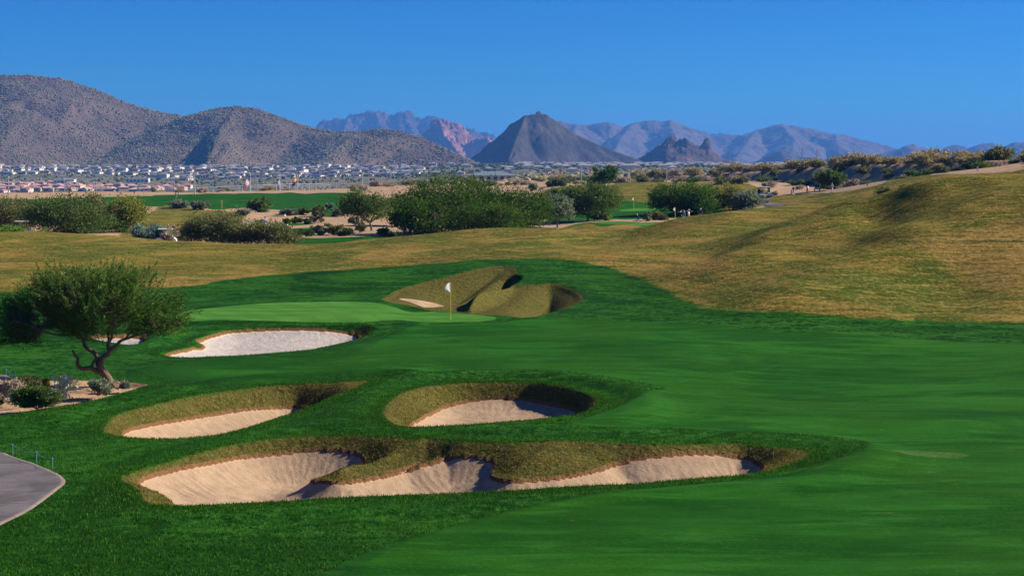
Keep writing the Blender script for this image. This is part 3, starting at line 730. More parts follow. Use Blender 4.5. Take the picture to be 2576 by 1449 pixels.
hillA, hx, hy, hz = mountain('hill', 'broad scrub covered brown hills rising behind the town', [
  (rg([(-700,300),(-350,230),(-100,196),(0,189),(80,189),(150,197),(230,223),(330,262),(400,283),(470,294)], 4050), .34),
  (rg([(470,294,4020),(520,277,3950),(560,268,3900),(600,264,3880),(640,272,3870),(720,298,3850),(790,318,3830),(850,331,3800),(900,328,3780),(960,324,3760),(1000,327,3730),(1060,345,3700),(1130,378,3650),(1200,408,3600)], 0), .33),
  (rg([(600,266,3880),(560,320,3700),(540,370,3500),(520,412,3350)], 0), .42),
  (rg([(900,330,3780),(850,370,3600),(800,412,3400)], 0), .38)],
  (-1800, 30), (3150, 4700), 6.0, M_hill, .22, 240, -12, 1.15, 3)
M_pyr = rock_mat('dark_rock', (.036,.033,.035), (.082,.066,.058), (.045,.050,.028), .006, (.09,.08,.08), .5, 7)
mountain('mountain', 'pointed pyramid shaped mountain with a rock knob on its top', [
  (rg([(1316,294),(1335,289),(1355,287),(1375,289),(1400,304),(1450,337),(1500,362),(1560,385),(1610,402)], 6000), .80),
  (rg([(1322,291,6000),(1304,335,5860),(1290,372,5720),(1280,400,5620)], 0), .78),
  (rg([(1347,283),(1352,278),(1359,278),(1363,283)], 6010), 4.5)],
  (-260, 620), (5350, 6500), 4.5, M_pyr, .15, 90, -14, 1.05, 11, ridgn=.7, far=.84)
M_crag = rock_mat('crag_rock', (.05,.038,.035), (.14,.085,.062), (.045,.048,.032), .01, (.10,.08,.08), .3, 8)
mountain('mountain', 'small dark hill crowned with jagged rock spires', [
  (rg([(1590,404),(1625,390),(1650,374),(1670,362),(1690,355),(1720,356),(1760,370),(1790,378),(1815,396),(1840,404)], 7000), .55),
  (rg([(1678,349),(1688,343),(1700,347)], 6990), 3.2), (rg([(1715,349),(1722,341),(1732,345),(1738,352)], 6980), 3.2),
  (rg([(1771,353),(1777,349),(1785,351),(1788,358)], 6990), 4.5)],
  (480, 1010), (6600, 7400), 5, M_crag, .14, 90, -14, 1.05, 21, crag=24, far=.76)
M_range = rock_mat('range_rock', (.075,.062,.06), (.145,.105,.09), (.06,.065,.045), .004, (.12,.10,.10), .5, 12)
mountain('mountain', 'long hazy range of rounded ridges behind the pyramid mountain', [
  (rg([(1370,325),(1392,312),(1410,307),(1440,312),(1480,318),(1510,309),(1530,308),(1552,317),(1570,319),(1600,308),(1640,306),(1683,304),(1720,318),(1760,331),(1790,339),(1830,340),(1870,345),(1900,331),(1940,317),(1965,313),(2010,320),(2060,330),(2100,339),(2150,346),(2200,360),(2262,376),(2330,398)], 10600), .5),
  (rg([(1600,308,10600),(1560,350,10000),(1540,395,9400)], 0), .45),(rg([(1683,304,10600),(1700,350,9900),(1640,395,9300)], 0), .45),
  (rg([(1900,331,10600),(1880,362,10000),(1850,398,9300)], 0), .45),(rg([(1965,313,10600),(2000,352,9900),(1990,396,9300)], 0), .45),
  (rg([(2100,339,10600),(2110,370,9900),(2160,399,9300)], 0), .45),(rg([(1450,312,10600),(1440,350,10000),(1460,395,9300)], 0), .5)],
  (100, 2950), (9000, 11500), 11, M_range, .32, 230, -16, 1.1, 31, crag=16, far=1.15)
mountain('mountain', 'low dark hill before the long hazy range', [
  (rg([(1905,404),(1935,390),(1965,377),(1985,380),(2005,392),(2060,398),(2110,404)], 8200), .4)], (1200, 1800), (7900, 8500), 6, M_pyr, .12, 120, -14, 1.1, 41)
mountain('mountain', 'chain of small bluish hills at the right end of the skyline', [
  (rg([(2225,385),(2255,377),(2282,367),(2300,366),(2320,373),(2350,377),(2400,388),(2440,398)], 9000), .45),
  (rg([(2345,390),(2380,372),(2405,366),(2425,368),(2450,380),(2480,392)], 10200), .5),
  (rg([(2430,378),(2450,368),(2475,362),(2500,362),(2515,370),(2540,384)], 9900), .5),
  (rg([(2500,384),(2525,370),(2550,358),(2576,357),(2620,352),(2680,360),(2760,382)], 9600), .5)], (2000, 4200), (8600, 10800), 9, M_range, .26, 150, -14, 1.1, 51, crag=10, far=1.1)
M_mesa = rock_mat('mesa_rock', (.04,.032,.035), (.13,.075,.062), (.035,.033,.035), .006, (.13,.09,.09), .3, 14)
mountain('mountain', 'far blue mesa with stepped cliffs behind the brown hills', [
  (rg([(785,330),(808,313),(850,306),(868,302),(880,293),(905,288),(925,284),(945,280),(962,285),(975,292),(985,291),(1000,286),(1018,287),(1036,290),(1043,300),(1060,306),(1080,297),(1092,295),(1105,302),(1130,315),(1160,325),(1185,330),(1205,336),(1222,332),(1245,347),(1290,365)], 11600), .9),
  (rg([(945,283,11600),(960,330,11200),(965,380,10800)], 0), .8),(rg([(1018,288,11600),(1040,340,11200),(1060,390,10700)], 0), .8),(rg([(880,295,11600),(860,340,11200)], 0), .8)],
  (-1600, 60), (10500, 12300), 9, M_mesa, .3, 170, -16, 1.15, 61, crag=38, ridgn=.75, far=1.22)
M_red = rock_mat('red_rock', (.17,.07,.055), (.36,.17,.115), (.08,.07,.05), .008, (.16,.08,.08), .22, 10)
mountain('mountain', 'red rock crag standing between the brown hills and the pyramid mountain', [
  (rg([(1045,360),(1064,340),(1078,330),(1085,308),(1095,303),(1108,302),(1124,305),(1130,317),(1140,312),(1155,315),(1168,324),(1176,336),(1195,352),(1215,362),(1250,385)], 9000), 1.0),
  (rg([(1105,304,9000),(1120,345,8750),(1160,395,8400)], 0), .9),(rg([(1195,352,8900),(1215,352,8800),(1228,350,8750),(1240,372,8600)], 0), .9)],
  (-650, 60), (8200, 9500), 5.5, M_red, .22, 100, -14, 1.1, 71, crag=38, ridgn=.7, far=1.1)

# ------------------------------------------------------------------ scrub on the hills and the plain (nobody could count it)
def blobs(name, P, S, mat, label, attrs=True):
    """one rough little bush shape at each point"""
    ico = np.array([(0,0,1),(.9,0,.55),(.28,.85,.5),(-.72,.52,.6),(-.7,-.55,.45),(.3,-.85,.6),(.75,.55,-.1),(-.3,.9,-.1),(-.95,0,-.1),(-.3,-.9,-.1),(.75,-.55,-.1)])
    fc = np.array([(0,1,2),(0,2,3),(0,3,4),(0,4,5),(0,5,1),(1,6,2),(2,6,7),(2,7,3),(3,7,8),(3,8,4),(4,8,9),(4,9,5),(5,9,10),(5,10,1),(1,10,6)])
    n = len(P); jit = rng.uniform(.7, 1.3, (n, 11, 1))
    V = P[:,None,:]+ico[None]*jit*S[:,None,:]
    Fc = fc[None]+np.arange(n)[:,None,None]*11
    t = np.repeat(rng.random(n), 11)
    o = add_obj(name, new_mesh(name, V.reshape(-1, 3), Fc.reshape(-1, 3), False, dict(tint=t), [mat]))
    return tag(o, label, kind='stuff')
def scrub_mat(name, a, b, c2):
    s = Sh(name); t = s.attr('tint')
    c = s.mix(t, a, b); c = s.mix(s.ss(t, .75, .8), c, c2); s.set(s.p, 'Specular IOR Level', .05)
    return s.done(c, .9)
M_scrub = scrub_mat('scrub_green', (.15,.155,.075), (.24,.235,.125), (.28,.25,.15))
m = (hz > -8)&(hy < 4150)
idx = rng.choice(np.nonzero(m)[0], 32000, replace=True)
n = len(idx); P = np.stack([hx[idx]+rng.uniform(-3,3,n), hy[idx]+rng.uniform(-3,3,n), hz[idx]-.9], 1)
r = rng.uniform(.9, 2.5, n)
blobs('hill_scrub', P, np.stack([r*1.2, r*1.2, r*.85], 1), M_scrub, 'pale green desert bushes dotted over the brown hills')
def scatter_band(n, u0, u1, d0, d1, rmin, rmax, name, mat, label, zmax=None, pw=1.0):
    d = np.exp(rng.uniform(math.log(d0), math.log(d1), n)); u = rng.uniform(u0, u1, n)
    x = (u-1288)/F*d; k = fbm(x/(d*.03), d/ (d*.03+20), 77, 3) > -.15
    x, d = x[k], d[k]; z = base(x, d); r = rng.uniform(rmin, rmax, len(x))**pw
    blobs(name, np.stack([x, d, z+.1*r], 1), np.stack([r*1.2, r*1.2, r*.8], 1), mat, label)
scatter_band(14000, -350, 2950, 760, 5200, 1.0, 3.0, 'plain_scrub', M_scrub, 'low desert scrub covering the plain and the edges of the town')
# ------------------------------------------------------------------ trees and shrubs
def leaf_mat(name, a, b, c3, trans=.35):
    s = Sh(name); t = s.attr('tint')
    c = s.mix(t, a, b); c = s.mix(s.ss(t, .86, .95), c, c3)
    d = s.n('ShaderNodeBsdfDiffuse'); s.set(d, 'Color', c)
    tr = s.n('ShaderNodeBsdfTranslucent'); s.set(tr, 'Color', c)
    mx = s.n('ShaderNodeMixShader'); s.set(mx, 0, trans); s.nt.links.new(d.outputs[0], mx.inputs[1]); s.nt.links.new(tr.outputs[0], mx.inputs[2])
    s.nt.links.new(mx.outputs[0], s.out.inputs[0]); s.nt.nodes.remove(s.p)
    return s.m
L_dark = leaf_mat('leaf_dark_green', (.030,.080,.010), (.085,.160,.022), (.17,.25,.040))
L_mesq = leaf_mat('leaf_mesquite', (.052,.130,.018), (.125,.245,.036), (.27,.36,.09), .5)
L_mid = leaf_mat('leaf_mid_green', (.055,.105,.025), (.13,.20,.045), (.22,.27,.08))
L_olive = leaf_mat('leaf_olive', (.10,.125,.04), (.21,.215,.075), (.30,.28,.11))
L_yel = leaf_mat('leaf_yellow_green', (.12,.15,.025), (.26,.27,.05), (.40,.36,.07))
L_lime = leaf_mat('leaf_bright_green', (.07,.15,.02), (.16,.27,.04), (.25,.33,.07))
L_sage = leaf_mat('leaf_sage', (.13,.17,.10), (.24,.29,.18), (.38,.41,.28))
L_blue = leaf_mat('leaf_blue_green', (.10,.17,.13), (.22,.31,.24), (.35,.43,.34))
L_dry = leaf_mat('leaf_dry', (.34,.27,.19), (.52,.43,.32), (.62,.54,.44), .2)
L_gold = leaf_mat('leaf_golden', (.24,.20,.085), (.46,.38,.18), (.60,.51,.30), .25)
s = Sh('bark'); n_ = s.noise(s.sc(s.obj(), 14, 14, 3), 1, 4, .6)
s.bump(n_, .03, .8); M_bark = s.done(s.mix(n_, (.065,.042,.028), (.20,.135,.09)), .9)
s = Sh('grey_bark'); n_ = s.noise(s.sc(s.obj(), 10, 10, 3), 1, 4, .6)
s.bump(n_, .03, .8); M_bark2 = s.done(s.mix(n_, (.14,.115,.09), (.36,.30,.24)), .9)

def tube(path, r0, r1, k=6):
    """tapered tube along smooth path -> V, F"""
    P = catmull(path, 4, False); n = len(P)
    T = np.gradient(P, axis=0); T /= np.linalg.norm(T, axis=1)[:,None]+1e-9
    up = np.array([.31,.2,.93]); A = np.cross(T, up); A /= np.linalg.norm(A, axis=1)[:,None]+1e-9; Bv = np.cross(T, A)
    rr = np.linspace(1, 0, n)**.8*(r0-r1)+r1
    an = np.arange(k)*2*math.pi/k
    V = P[:,None]+rr[:,None,None]*(np.cos(an)[None,:,None]*A[:,None]+np.sin(an)[None,:,None]*Bv[:,None])
    i = np.arange(n*k).reshape(n, k); j = np.roll(i, -1, 1)
    Q = np.stack([i[:-1], j[:-1], j[1:], i[1:]], -1).reshape(-1, 4)
    return V.reshape(-1, 3), Q
def tubes(L):
    Vs, Fs, o = [], [], 0
    for path, r0, r1, *k in L:
        v, q = tube(np.asarray(path, float), r0, r1, *(k or [6])); Vs.append(v); Fs.append(q+o); o += len(v)
    return np.concatenate(Vs), np.concatenate(Fs)
def leaves(Pc, D, ln, wd, g):
    """leaf cards at Pc along D: length ln, width wd (arrays)"""
    n = len(Pc)
    Rn = g.normal(size=(n, 3)); S = np.cross(D, Rn); S /= np.linalg.norm(S, axis=1)[:,None]+1e-9
    a = Pc-D*ln[:,None]*.5; b = Pc+D*ln[:,None]*.5; m = Pc
    V = np.stack([a, m+S*wd[:,None]*.5, b, m-S*wd[:,None]*.5], 1)
    return V.reshape(-1, 3), np.arange(4*n).reshape(n, 4)
def crown_clumps(lobes, K, g, shell=.55, cut=-.15, nz=.9, seed=0):
    """clump centres in a set of ellipsoids (cx,cy,cz,rx,ry,rz) thinned by noise"""
    vol = np.array([l[3]*l[4]*l[5] for l in lobes])**.8; pr = vol/vol.sum()
    out = []
    while len(out) < K:
        l = lobes[g.choice(len(lobes), p=pr)]
        d = g.normal(size=3); d /= np.linalg.norm(d); r = shell+(1-shell)*g.random()**.7 if g.random() < .75 else g.random()**.5
        p = np.array(l[:3])+d*r*np.array(l[3:6])
        if p[2] < l[2]-l[5]*.8: continue
        f = float(vnoise(np.array([p[0]*nz+seed]), np.array([p[2]*nz+p[1]*.7*nz]), seed+3)[0])
        if f < cut: continue
        out.append((p, r))
    return out
def tree(name, label, cat, loc, lobes, limbs, nclump, nleaf, lsize, mat, bark=M_bark, spread=.5, group=None, seed=1, twig=.35, droop=0.0, shell=.55, cut=-.2, nz=.6, aspect=.45, up=.25, thin=.02):
    g = np.random.default_rng(seed)
    root = empty(name, loc, 0, label, cat, group)
    tips = [np.asarray(L[0][-1], float) for L in limbs]; TL = list(limbs)
    cl = crown_clumps(lobes, nclump, g, shell, cut, nz, seed)
    cen = np.mean([l[:3] for l in lobes], 0)
    allpts = np.concatenate([catmull(np.asarray(L[0], float), 4, False)[len(L[0])*2:] for L in limbs]) if limbs else np.array([[0,0,.1]])
    Pc, Dd, tt = [], [], []
    per = nleaf//nclump
    for p, r in cl:
        out = p-cen; out[2] += abs(lobes[0][5])*up; out /= np.linalg.norm(out)+1e-9
        if g.random() < twig:
            a = allpts[np.argmin(((allpts-p)**2).sum(1)+g.random(len(allpts))*.6)]
            mid = (a+p)/2+g.normal(size=3)*.12*np.linalg.norm(p-a)
            L_ = np.linalg.norm(p-a)
            TL.append(([a, mid, p], thin+.012*L_, thin*.3, 4))
        q = g.normal(size=(per, 3))*spread*np.array([1, 1, .62])*g.uniform(.6, 1.25)
        # streaks of leaves along twigs pointing outward
        q += out[None]*g.normal(size=(per, 1))*spread*.8
        d = out[None]*1.0+g.normal(size=(per, 3))*.75; d[:,2] -= droop; d /= np.linalg.norm(d, axis=1)[:,None]
        Pc.append(p+q); Dd.append(d); tt.append(np.clip(g.normal(.5, .2)+g.normal(size=per)*.22, 0, 1))
    Pc = np.concatenate(Pc); Dd = np.concatenate(Dd); tt = np.concatenate(tt)
    Pc[:,2] = np.maximum(Pc[:,2], .06)
    n = len(Pc); s_ = lsize*g.uniform(.6, 1.4, n)
    V, Q = leaves(Pc, Dd, s_, s_*aspect, g)
    add_obj('crown', new_mesh('crown', V, Q, False, dict(tint=np.repeat(tt, 4)), [mat]), root)
    if TL:
        V, Q = tubes(TL); add_obj('trunk', new_mesh('trunk', V, Q, True, None, [bark]), root)
    return root
def gz(x, y, dz=0): return float(heights(np.array([x]), np.array([y]))[0][0])+dz
def gp(u, v, dmin=30): 
    p = unproj(u, v, 0, dmin)[0]; return (p[0], p[1], gz(p[0], p[1]))
def gd(u, d): x = (u-1288)/F*d; return (x, d, gz(x, d))

# the mesquite by the desert patch: limbs follow the photograph
b0 = gp(*R1(868, 1118)); MP = 59.0*.32008/59.0
tx, ty, tz = b0; ppm = F/ty       # pixels per metre at the tree
def T(X, Y, dy=0): u, v = R1(X, Y); ub, vb = R1(868, 1118); return ((u-ub)/ppm, dy, (vb-v)/ppm)
ML = [([T(868,1125),T(835,1060),T(800,1010),T(782,985,.05)], .21, .15, 9),
      ([T(800,1030,-.05),T(760,1015,-.1),T(715,988,-.25),T(665,990,-.4),T(635,950,-.5),T(640,905,-.5),T(618,880,-.55),T(605,840,-.6)], .12, .045, 7),
      ([T(790,1000,.05),T(770,965,.1),T(762,920,.15),T(735,880,.2),T(690,850,.2),T(655,820,.25),T(640,770,.3),T(560,700,.4),T(430,640,.5)], .13, .03, 8),
      ([T(730,985,-.2),T(745,940,-.1),T(780,912,0),T(830,890,.1),T(860,870,.1)], .07, .05, 6),
      ([T(790,1005,0),T(800,950,-.1),T(822,905,-.1),T(865,880,-.1),T(880,850,-.15),T(930,810,-.2),T(975,770,-.3),T(1060,740,-.4),T(1180,660,-.6)], .13, .03, 8),
      ([T(868,870,-.1),T(845,820,.1),T(850,770,.2),T(830,690,.5),T(800,560,.7)], .06, .02, 6),
      ([T(880,850,-.1),T(872,800,-.3),T(905,750,-.5),T(930,640,-.8),T(960,480,-1.0)], .06, .02, 6),
      ([T(640,790,.3),T(690,750,.0),T(700,640,-.5),T(640,500,-.9),T(600,380,-1)], .06, .015, 6),
      ([T(560,700,.4),T(470,660,.9),T(330,560,1.4),T(200,520,1.5)], .05, .015, 5),
      ([T(600,740,.3),T(460,720,-.5),T(330,640,-1.3),T(200,590,-1.4)], .05, .015, 5),
      ([T(1060,740,-.4),T(1180,700,-1.1),T(1320,640,-1.4),T(1450,600,-1.3)], .04, .012, 5),
      ([T(1000,765,-.3),T(1150,560,.5),T(1290,430,.8),T(1400,380,.8)], .04, .012, 5),
      ([T(830,690,.5),T(760,520,1.2),T(650,330,1.3),T(540,250,1.2)], .04, .012, 5),
      ([T(930,640,-.8),T(1040,430,-.6),T(1080,280,-.4)], .04, .012, 5)]
def TE(X, Y, rx, rz, y=0, ry=None): c = T(X, Y, y); k = .32008/ppm; return (c[0], c[1], c[2], rx*k, (ry or rx)*k*.85, rz*k)
ML_l = [TE(780,480,460,300), TE(430,560,330,230,.5), TE(1120,500,340,240,-.2), TE(230,640,260,170), TE(1000,330,300,170), TE(560,330,280,150), TE(300,740,210,90), TE(1250,620,230,110), TE(80,740,150,90), TE(350,500,260,200,-.4), TE(150,690,200,120,-.5), TE(560,640,260,130), TE(250,570,270,150,.3), TE(170,560,190,150,-.5), TE(340,420,230,170,-.6), TE(1330,660,190,80,-.3), TE(1080,640,200,110,-.7), TE(640,720,140,80,-.6), TE(480,440,230,170), TE(1330,520,190,130)]
g = np.random.default_rng(5)
root = empty('mesquite_tree', b0, 0, 'wide feathery mesquite tree with forked bare trunk at the tip of the desert patch', 'tree')
cl = crown_clumps(ML_l, 2200, g, .42, -.5, 1.3, 4)
ap = np.concatenate([catmull(np.asarray(L[0], float), 5, False)[(8 if L[1] < .1 else 24):] for L in ML])
TL = list(ML); Pc, Dd, tt = [], [], []
cen = np.array(T(800, 800))
for p, r in cl:
    out = p-cen; out[2] = out[2]+.25; out /= np.linalg.norm(out)
    out = out+g.normal(size=3)*.32; out /= np.linalg.norm(out)
    ln = g.uniform(.35, .95)*(1.25 if r > .8 else 1)
    # feathery twig: leaves strung along it
    tip = p+out*ln*.6; st = p-out*ln*.4
    m = 46; f = np.sort(g.random(m)); q = st+(tip-st)*f[:,None]+g.normal(size=(m, 3))*(.075*(1.15-f))[:,None]
    d = out+g.normal(size=(m, 3))*.8; d /= np.linalg.norm(d, axis=1)[:,None]
    Pc.append(q); Dd.append(d); tt.append(np.clip(g.normal(.42, .2)+g.normal(size=m)*.2, 0, 1))
    if g.random() < .30:
        a = ap[np.argmin(((ap-st)**2).sum(1))]
        TL.append(([a, (a+st)/2+g.normal(size=3)*.1, st, tip], .018, .005, 3))
    elif g.random() < .5: TL.append(([st-out*.2, p, tip], .009, .004, 3))
Pc = np.concatenate(Pc); Dd = np.concatenate(Dd); tt = np.concatenate(tt); n = len(Pc); s_ = g.uniform(.05, .11, n)
V, Q = leaves(Pc, Dd, s_, s_*.42, g)
add_obj('crown', new_mesh('crown', V, Q, False, dict(tint=np.repeat(tt, 4)), [L_mesq]), root)
V, Q = tubes(TL); add_obj('trunk', new_mesh('trunk', V, Q, True, None, [M_bark]), root)

def auto_limbs(H, W, n, g, r=.16, lean=0, fork=.25, low=.55):
    L = []
    f0 = np.array([lean*.3, 0, H*fork*.6]); L.append(([(0,0,-.2),(lean*.1,0,H*fork*.3),f0], r, r*.75, 7))
    for i in range(n):
        a = i*2*math.pi/n+g.uniform(-.4, .4); rr = W*.5*g.uniform(.45, .75)
        e = np.array([math.cos(a)*rr+lean, math.sin(a)*rr*.8, H*g.uniform(low, .85)])
        m = f0+(e-f0)*.4+np.array([math.cos(a), math.sin(a), 0])*rr*.15+g.normal(size=3)*.05*H
        L.append(([f0, m, e], r*.6, .03, 5))
    return L
H_MIN = lambda l: True
def px_tree(name, label, cat, uc, vtop, vbot, wpx, d, mat, ub=None, nleaf=7000, group=None, seed=1, bark=M_bark, trunkfrac=.25, dome=True, lsize=None, bare=False, lean=None, nl=5, spreadk=1.0, cut=-.25, aspect=.55, droop=0, depth=.8, up=.25):
    """a tree given by its picture box and distance; all sizes become metres"""
    g = np.random.default_rng(seed); k = d/F
    ub = uc if ub is None else ub
    x, y, z0 = gd(ub, d); W = wpx*k; top = float(at(uc, vtop, d)[2])-z0; bot = float(at(uc, vbot, d)[2])-z0
    if bot < -.6*(top-bot) or top < .35*(vbot-vtop)*k or bot > 1.2 and bare is False and H_MIN(label):
        print('PLACE', label[:40], 'top', round(top,1), 'bot', round(bot,1), 'want', round((vbot-vtop)*k,1))
    top = max(top, .45*(vbot-vtop)*k)
    bot = min(max(bot, 0.0), top*.6); dx = (uc-ub)*k; H = top
    cz0 = bot+(top-bot)*.45; rz = (top-bot)*.5
    lob = [(dx, 0, cz0, W*.46, W*.46*depth, rz*.96)]
    for i in range(5):
        a = i*2*math.pi/5+g.uniform(-.5, .5)
        lob.append((dx+math.cos(a)*W*.26, math.sin(a)*W*.26*depth, cz0+g.uniform(-.25, .22)*rz*2*(.8 if dome else .4), W*g.uniform(.18, .26), W*.22, rz*g.uniform(.42, .62)))
    limbs = auto_limbs(H, W, nl, g, max(.07, H*.028), dx if lean is None else lean, max(.15, bot/H+.08) if bot > .3 else .15) if not bare else []
    sp = W*.045*spreadk
    nc = int(nleaf/34)
    ls = lsize or max(.14, d/F*5.0)
    return tree(name, label, cat, (x, y, z0-.03), lob, limbs, nc, nleaf, ls, mat, bark, sp, group, seed, .35, droop, .5, cut, 1.5/max(W, .5)*2.2, aspect, up, .02 if H > 2.5 else .008)
GT = 'trees on the plain behind the tan crest'
px_tree('mesquite_tree','tall dense dark green tree, the largest behind the crest',"tree",1140,426,600,300,218,L_dark,nleaf=26000,group=GT,seed=11,cut=-1,depth=.9)
px_tree('mesquite_tree','dark rounded tree joined to the right flank of the largest tree','tree',1290,468,600,220,214,L_dark,nleaf=16000,group=GT,seed=12,cut=-.4)
px_tree('mesquite_tree','low dark leafy tree at the left foot of the largest tree','tree',1068,492,603,165,206,L_dark,nleaf=10000,group=GT,seed=13,cut=-.4)
px_tree('mesquite_tree','low dark leafy tree in front, between the largest tree and its right neighbour','tree',1225,500,603,240,207,L_dark,nleaf=12000,group=GT,seed=113,cut=-.8)
px_tree('mesquite_tree','green flat topped mesquite with curved bare trunk left of the largest tree','tree',919,475,556,155,231,L_mid,ub=935,nleaf=11000,cut=-.5,group=GT,seed=14)
px_tree('palo_verde_tree','thin olive tree between the curved mesquite and the largest tree','tree',1005,480,578,110,246,L_olive,ub=1008,nleaf=8000,group=GT,seed=15,cut=-.05)
px_tree('mesquite_tree','broad dark green bushy tree in the left thicket','tree',170,485,592,230,212,L_mid,nleaf=19000,group=GT,seed=16,cut=-.4)
px_tree('palo_verde_tree','olive tree at the left edge of the picture','tree',30,492,590,190,222,L_olive,nleaf=13000,group=GT,seed=17)
px_tree('palo_verde_tree','yellow topped palo verde at the right of the left thicket','tree',330,490,592,170,226,L_yel,nleaf=13000,group=GT,seed=18,cut=-.15)
px_tree('mesquite_tree','dark tree tucked between thicket and yellow palo verde','tree',262,498,592,140,222,L_mid,nleaf=9000,group=GT,seed=19)
px_tree('palo_verde_tree','pale olive tree peeking over the left thicket','tree',235,485,560,140,245,L_olive,nleaf=7000,group=GT,seed=20,cut=-.05)
px_tree('ironwood_tree','small round grey green tree before the driving range','tree',663,494,545,84,330,L_mid,ub=663,nleaf=5000,group=GT,seed=21,cut=-.15)
px_tree('ironwood_tree','grey green tree with pale twigs right of the largest tree','tree',1395,482,558,105,243,L_sage,ub=1403,nleaf=6500,group=GT,seed=22,cut=-.1,bark=M_bark2)
px_tree('ironwood_tree','round dark olive tree with forked leaning trunks right of the largest tree','tree',1485,453,545,165,256,L_mid,ub=1478,nleaf=14000,cut=-.5,group=GT,seed=23,nl=6)
px_tree('mesquite_tree','green tree half behind the round olive tree','tree',1425,462,535,100,262,L_mid,ub=1432,nleaf=5000,group=GT,seed=24)
px_tree('mesquite_tree','umbrella shaped green tree above the golfers','tree',1715,456,536,190,276,L_dark,ub=1692,nleaf=15000,group=GT,seed=25,nl=6,droop=.2,cut=-.4)
px_tree('palo_verde_tree','yellow green umbrella tree right of the golfers','tree',1822,459,533,135,282,L_yel,ub=1794,nleaf=10000,group=GT,seed=26,cut=-.35,droop=.2)
px_tree('mesquite_tree','mid green tree joining the two umbrella trees','tree',1765,462,532,110,284,L_mid,ub=1742,nleaf=5000,group=GT,seed=31,cut=-.35,droop=.2)
px_tree('palo_verde_tree','pale green tree at the right end of the umbrella trees','tree',1878,476,546,80,272,L_sage,ub=1880,nleaf=5000,group=GT,seed=27,cut=-.2)
px_tree('mesquite_tree','small dark tree standing alone on the desert strip before the far houses','tree',1519,410,458,66,430,L_dark,ub=1519,nleaf=4500,group=GT,seed=28)
px_tree('palo_verde_tree','green tree standing on the dark bank beside the tee','tree',2086,422,470,80,338,L_mid,ub=2095,nleaf=6000,group=GT,seed=29)
px_tree('ironwood_tree','leafless looking grey shrub tree at the foot of the dark bank','tree',2137,446,482,48,335,L_dry,ub=2130,nleaf=2200,group=GT,seed=30,bark=M_bark2,cut=0)
GS = 'shrubs and bushes on the plain behind the crest'
def shrub(label, uc, vt, vb, w, d, mat, seed, n=2500, cat='shrub', name='desert_shrub', group=GS, **k):
    if seed >= 46 and 'verge' not in label:
        q = unproj(uc, vb, 0, 184)[0][1]
        if .6*d < q < 1.6*d: d = q; vb = vb-6
    return px_tree(name, label, cat, uc, vt, vb+8, w, d, mat, nleaf=n, group=group, seed=seed, bark=M_bark2, nl=4, **k)
shrub('bright yellow green bush low at the left edge',52,562,590,130,202,L_lime,41,4500)
shrub('blue green saltbush under the yellow palo verde',372,560,600,95,197,L_blue,42,4500)
shrub('pale dry twiggy bush beside the blue green saltbush',428,562,602,46,194,L_dry,43,1800,cut=0)
shrub('tall olive creosote thicket in the dip of the crest',560,530,612,215,190,L_olive,44,16000)
shrub('low olive creosote thicket running right from the tall one',670,552,616,175,187,L_olive,45,11000)
shrub('olive bush at the left foot of the tall creosote thicket',482,560,606,80,191,L_olive,46,3500)
shrub('grey green bush on the left part of the driving range',455,502,524,75,385,L_sage,47,2500)
shrub('grey green bush on the driving range, right of its twin',505,503,527,50,380,L_sage,48,1800)
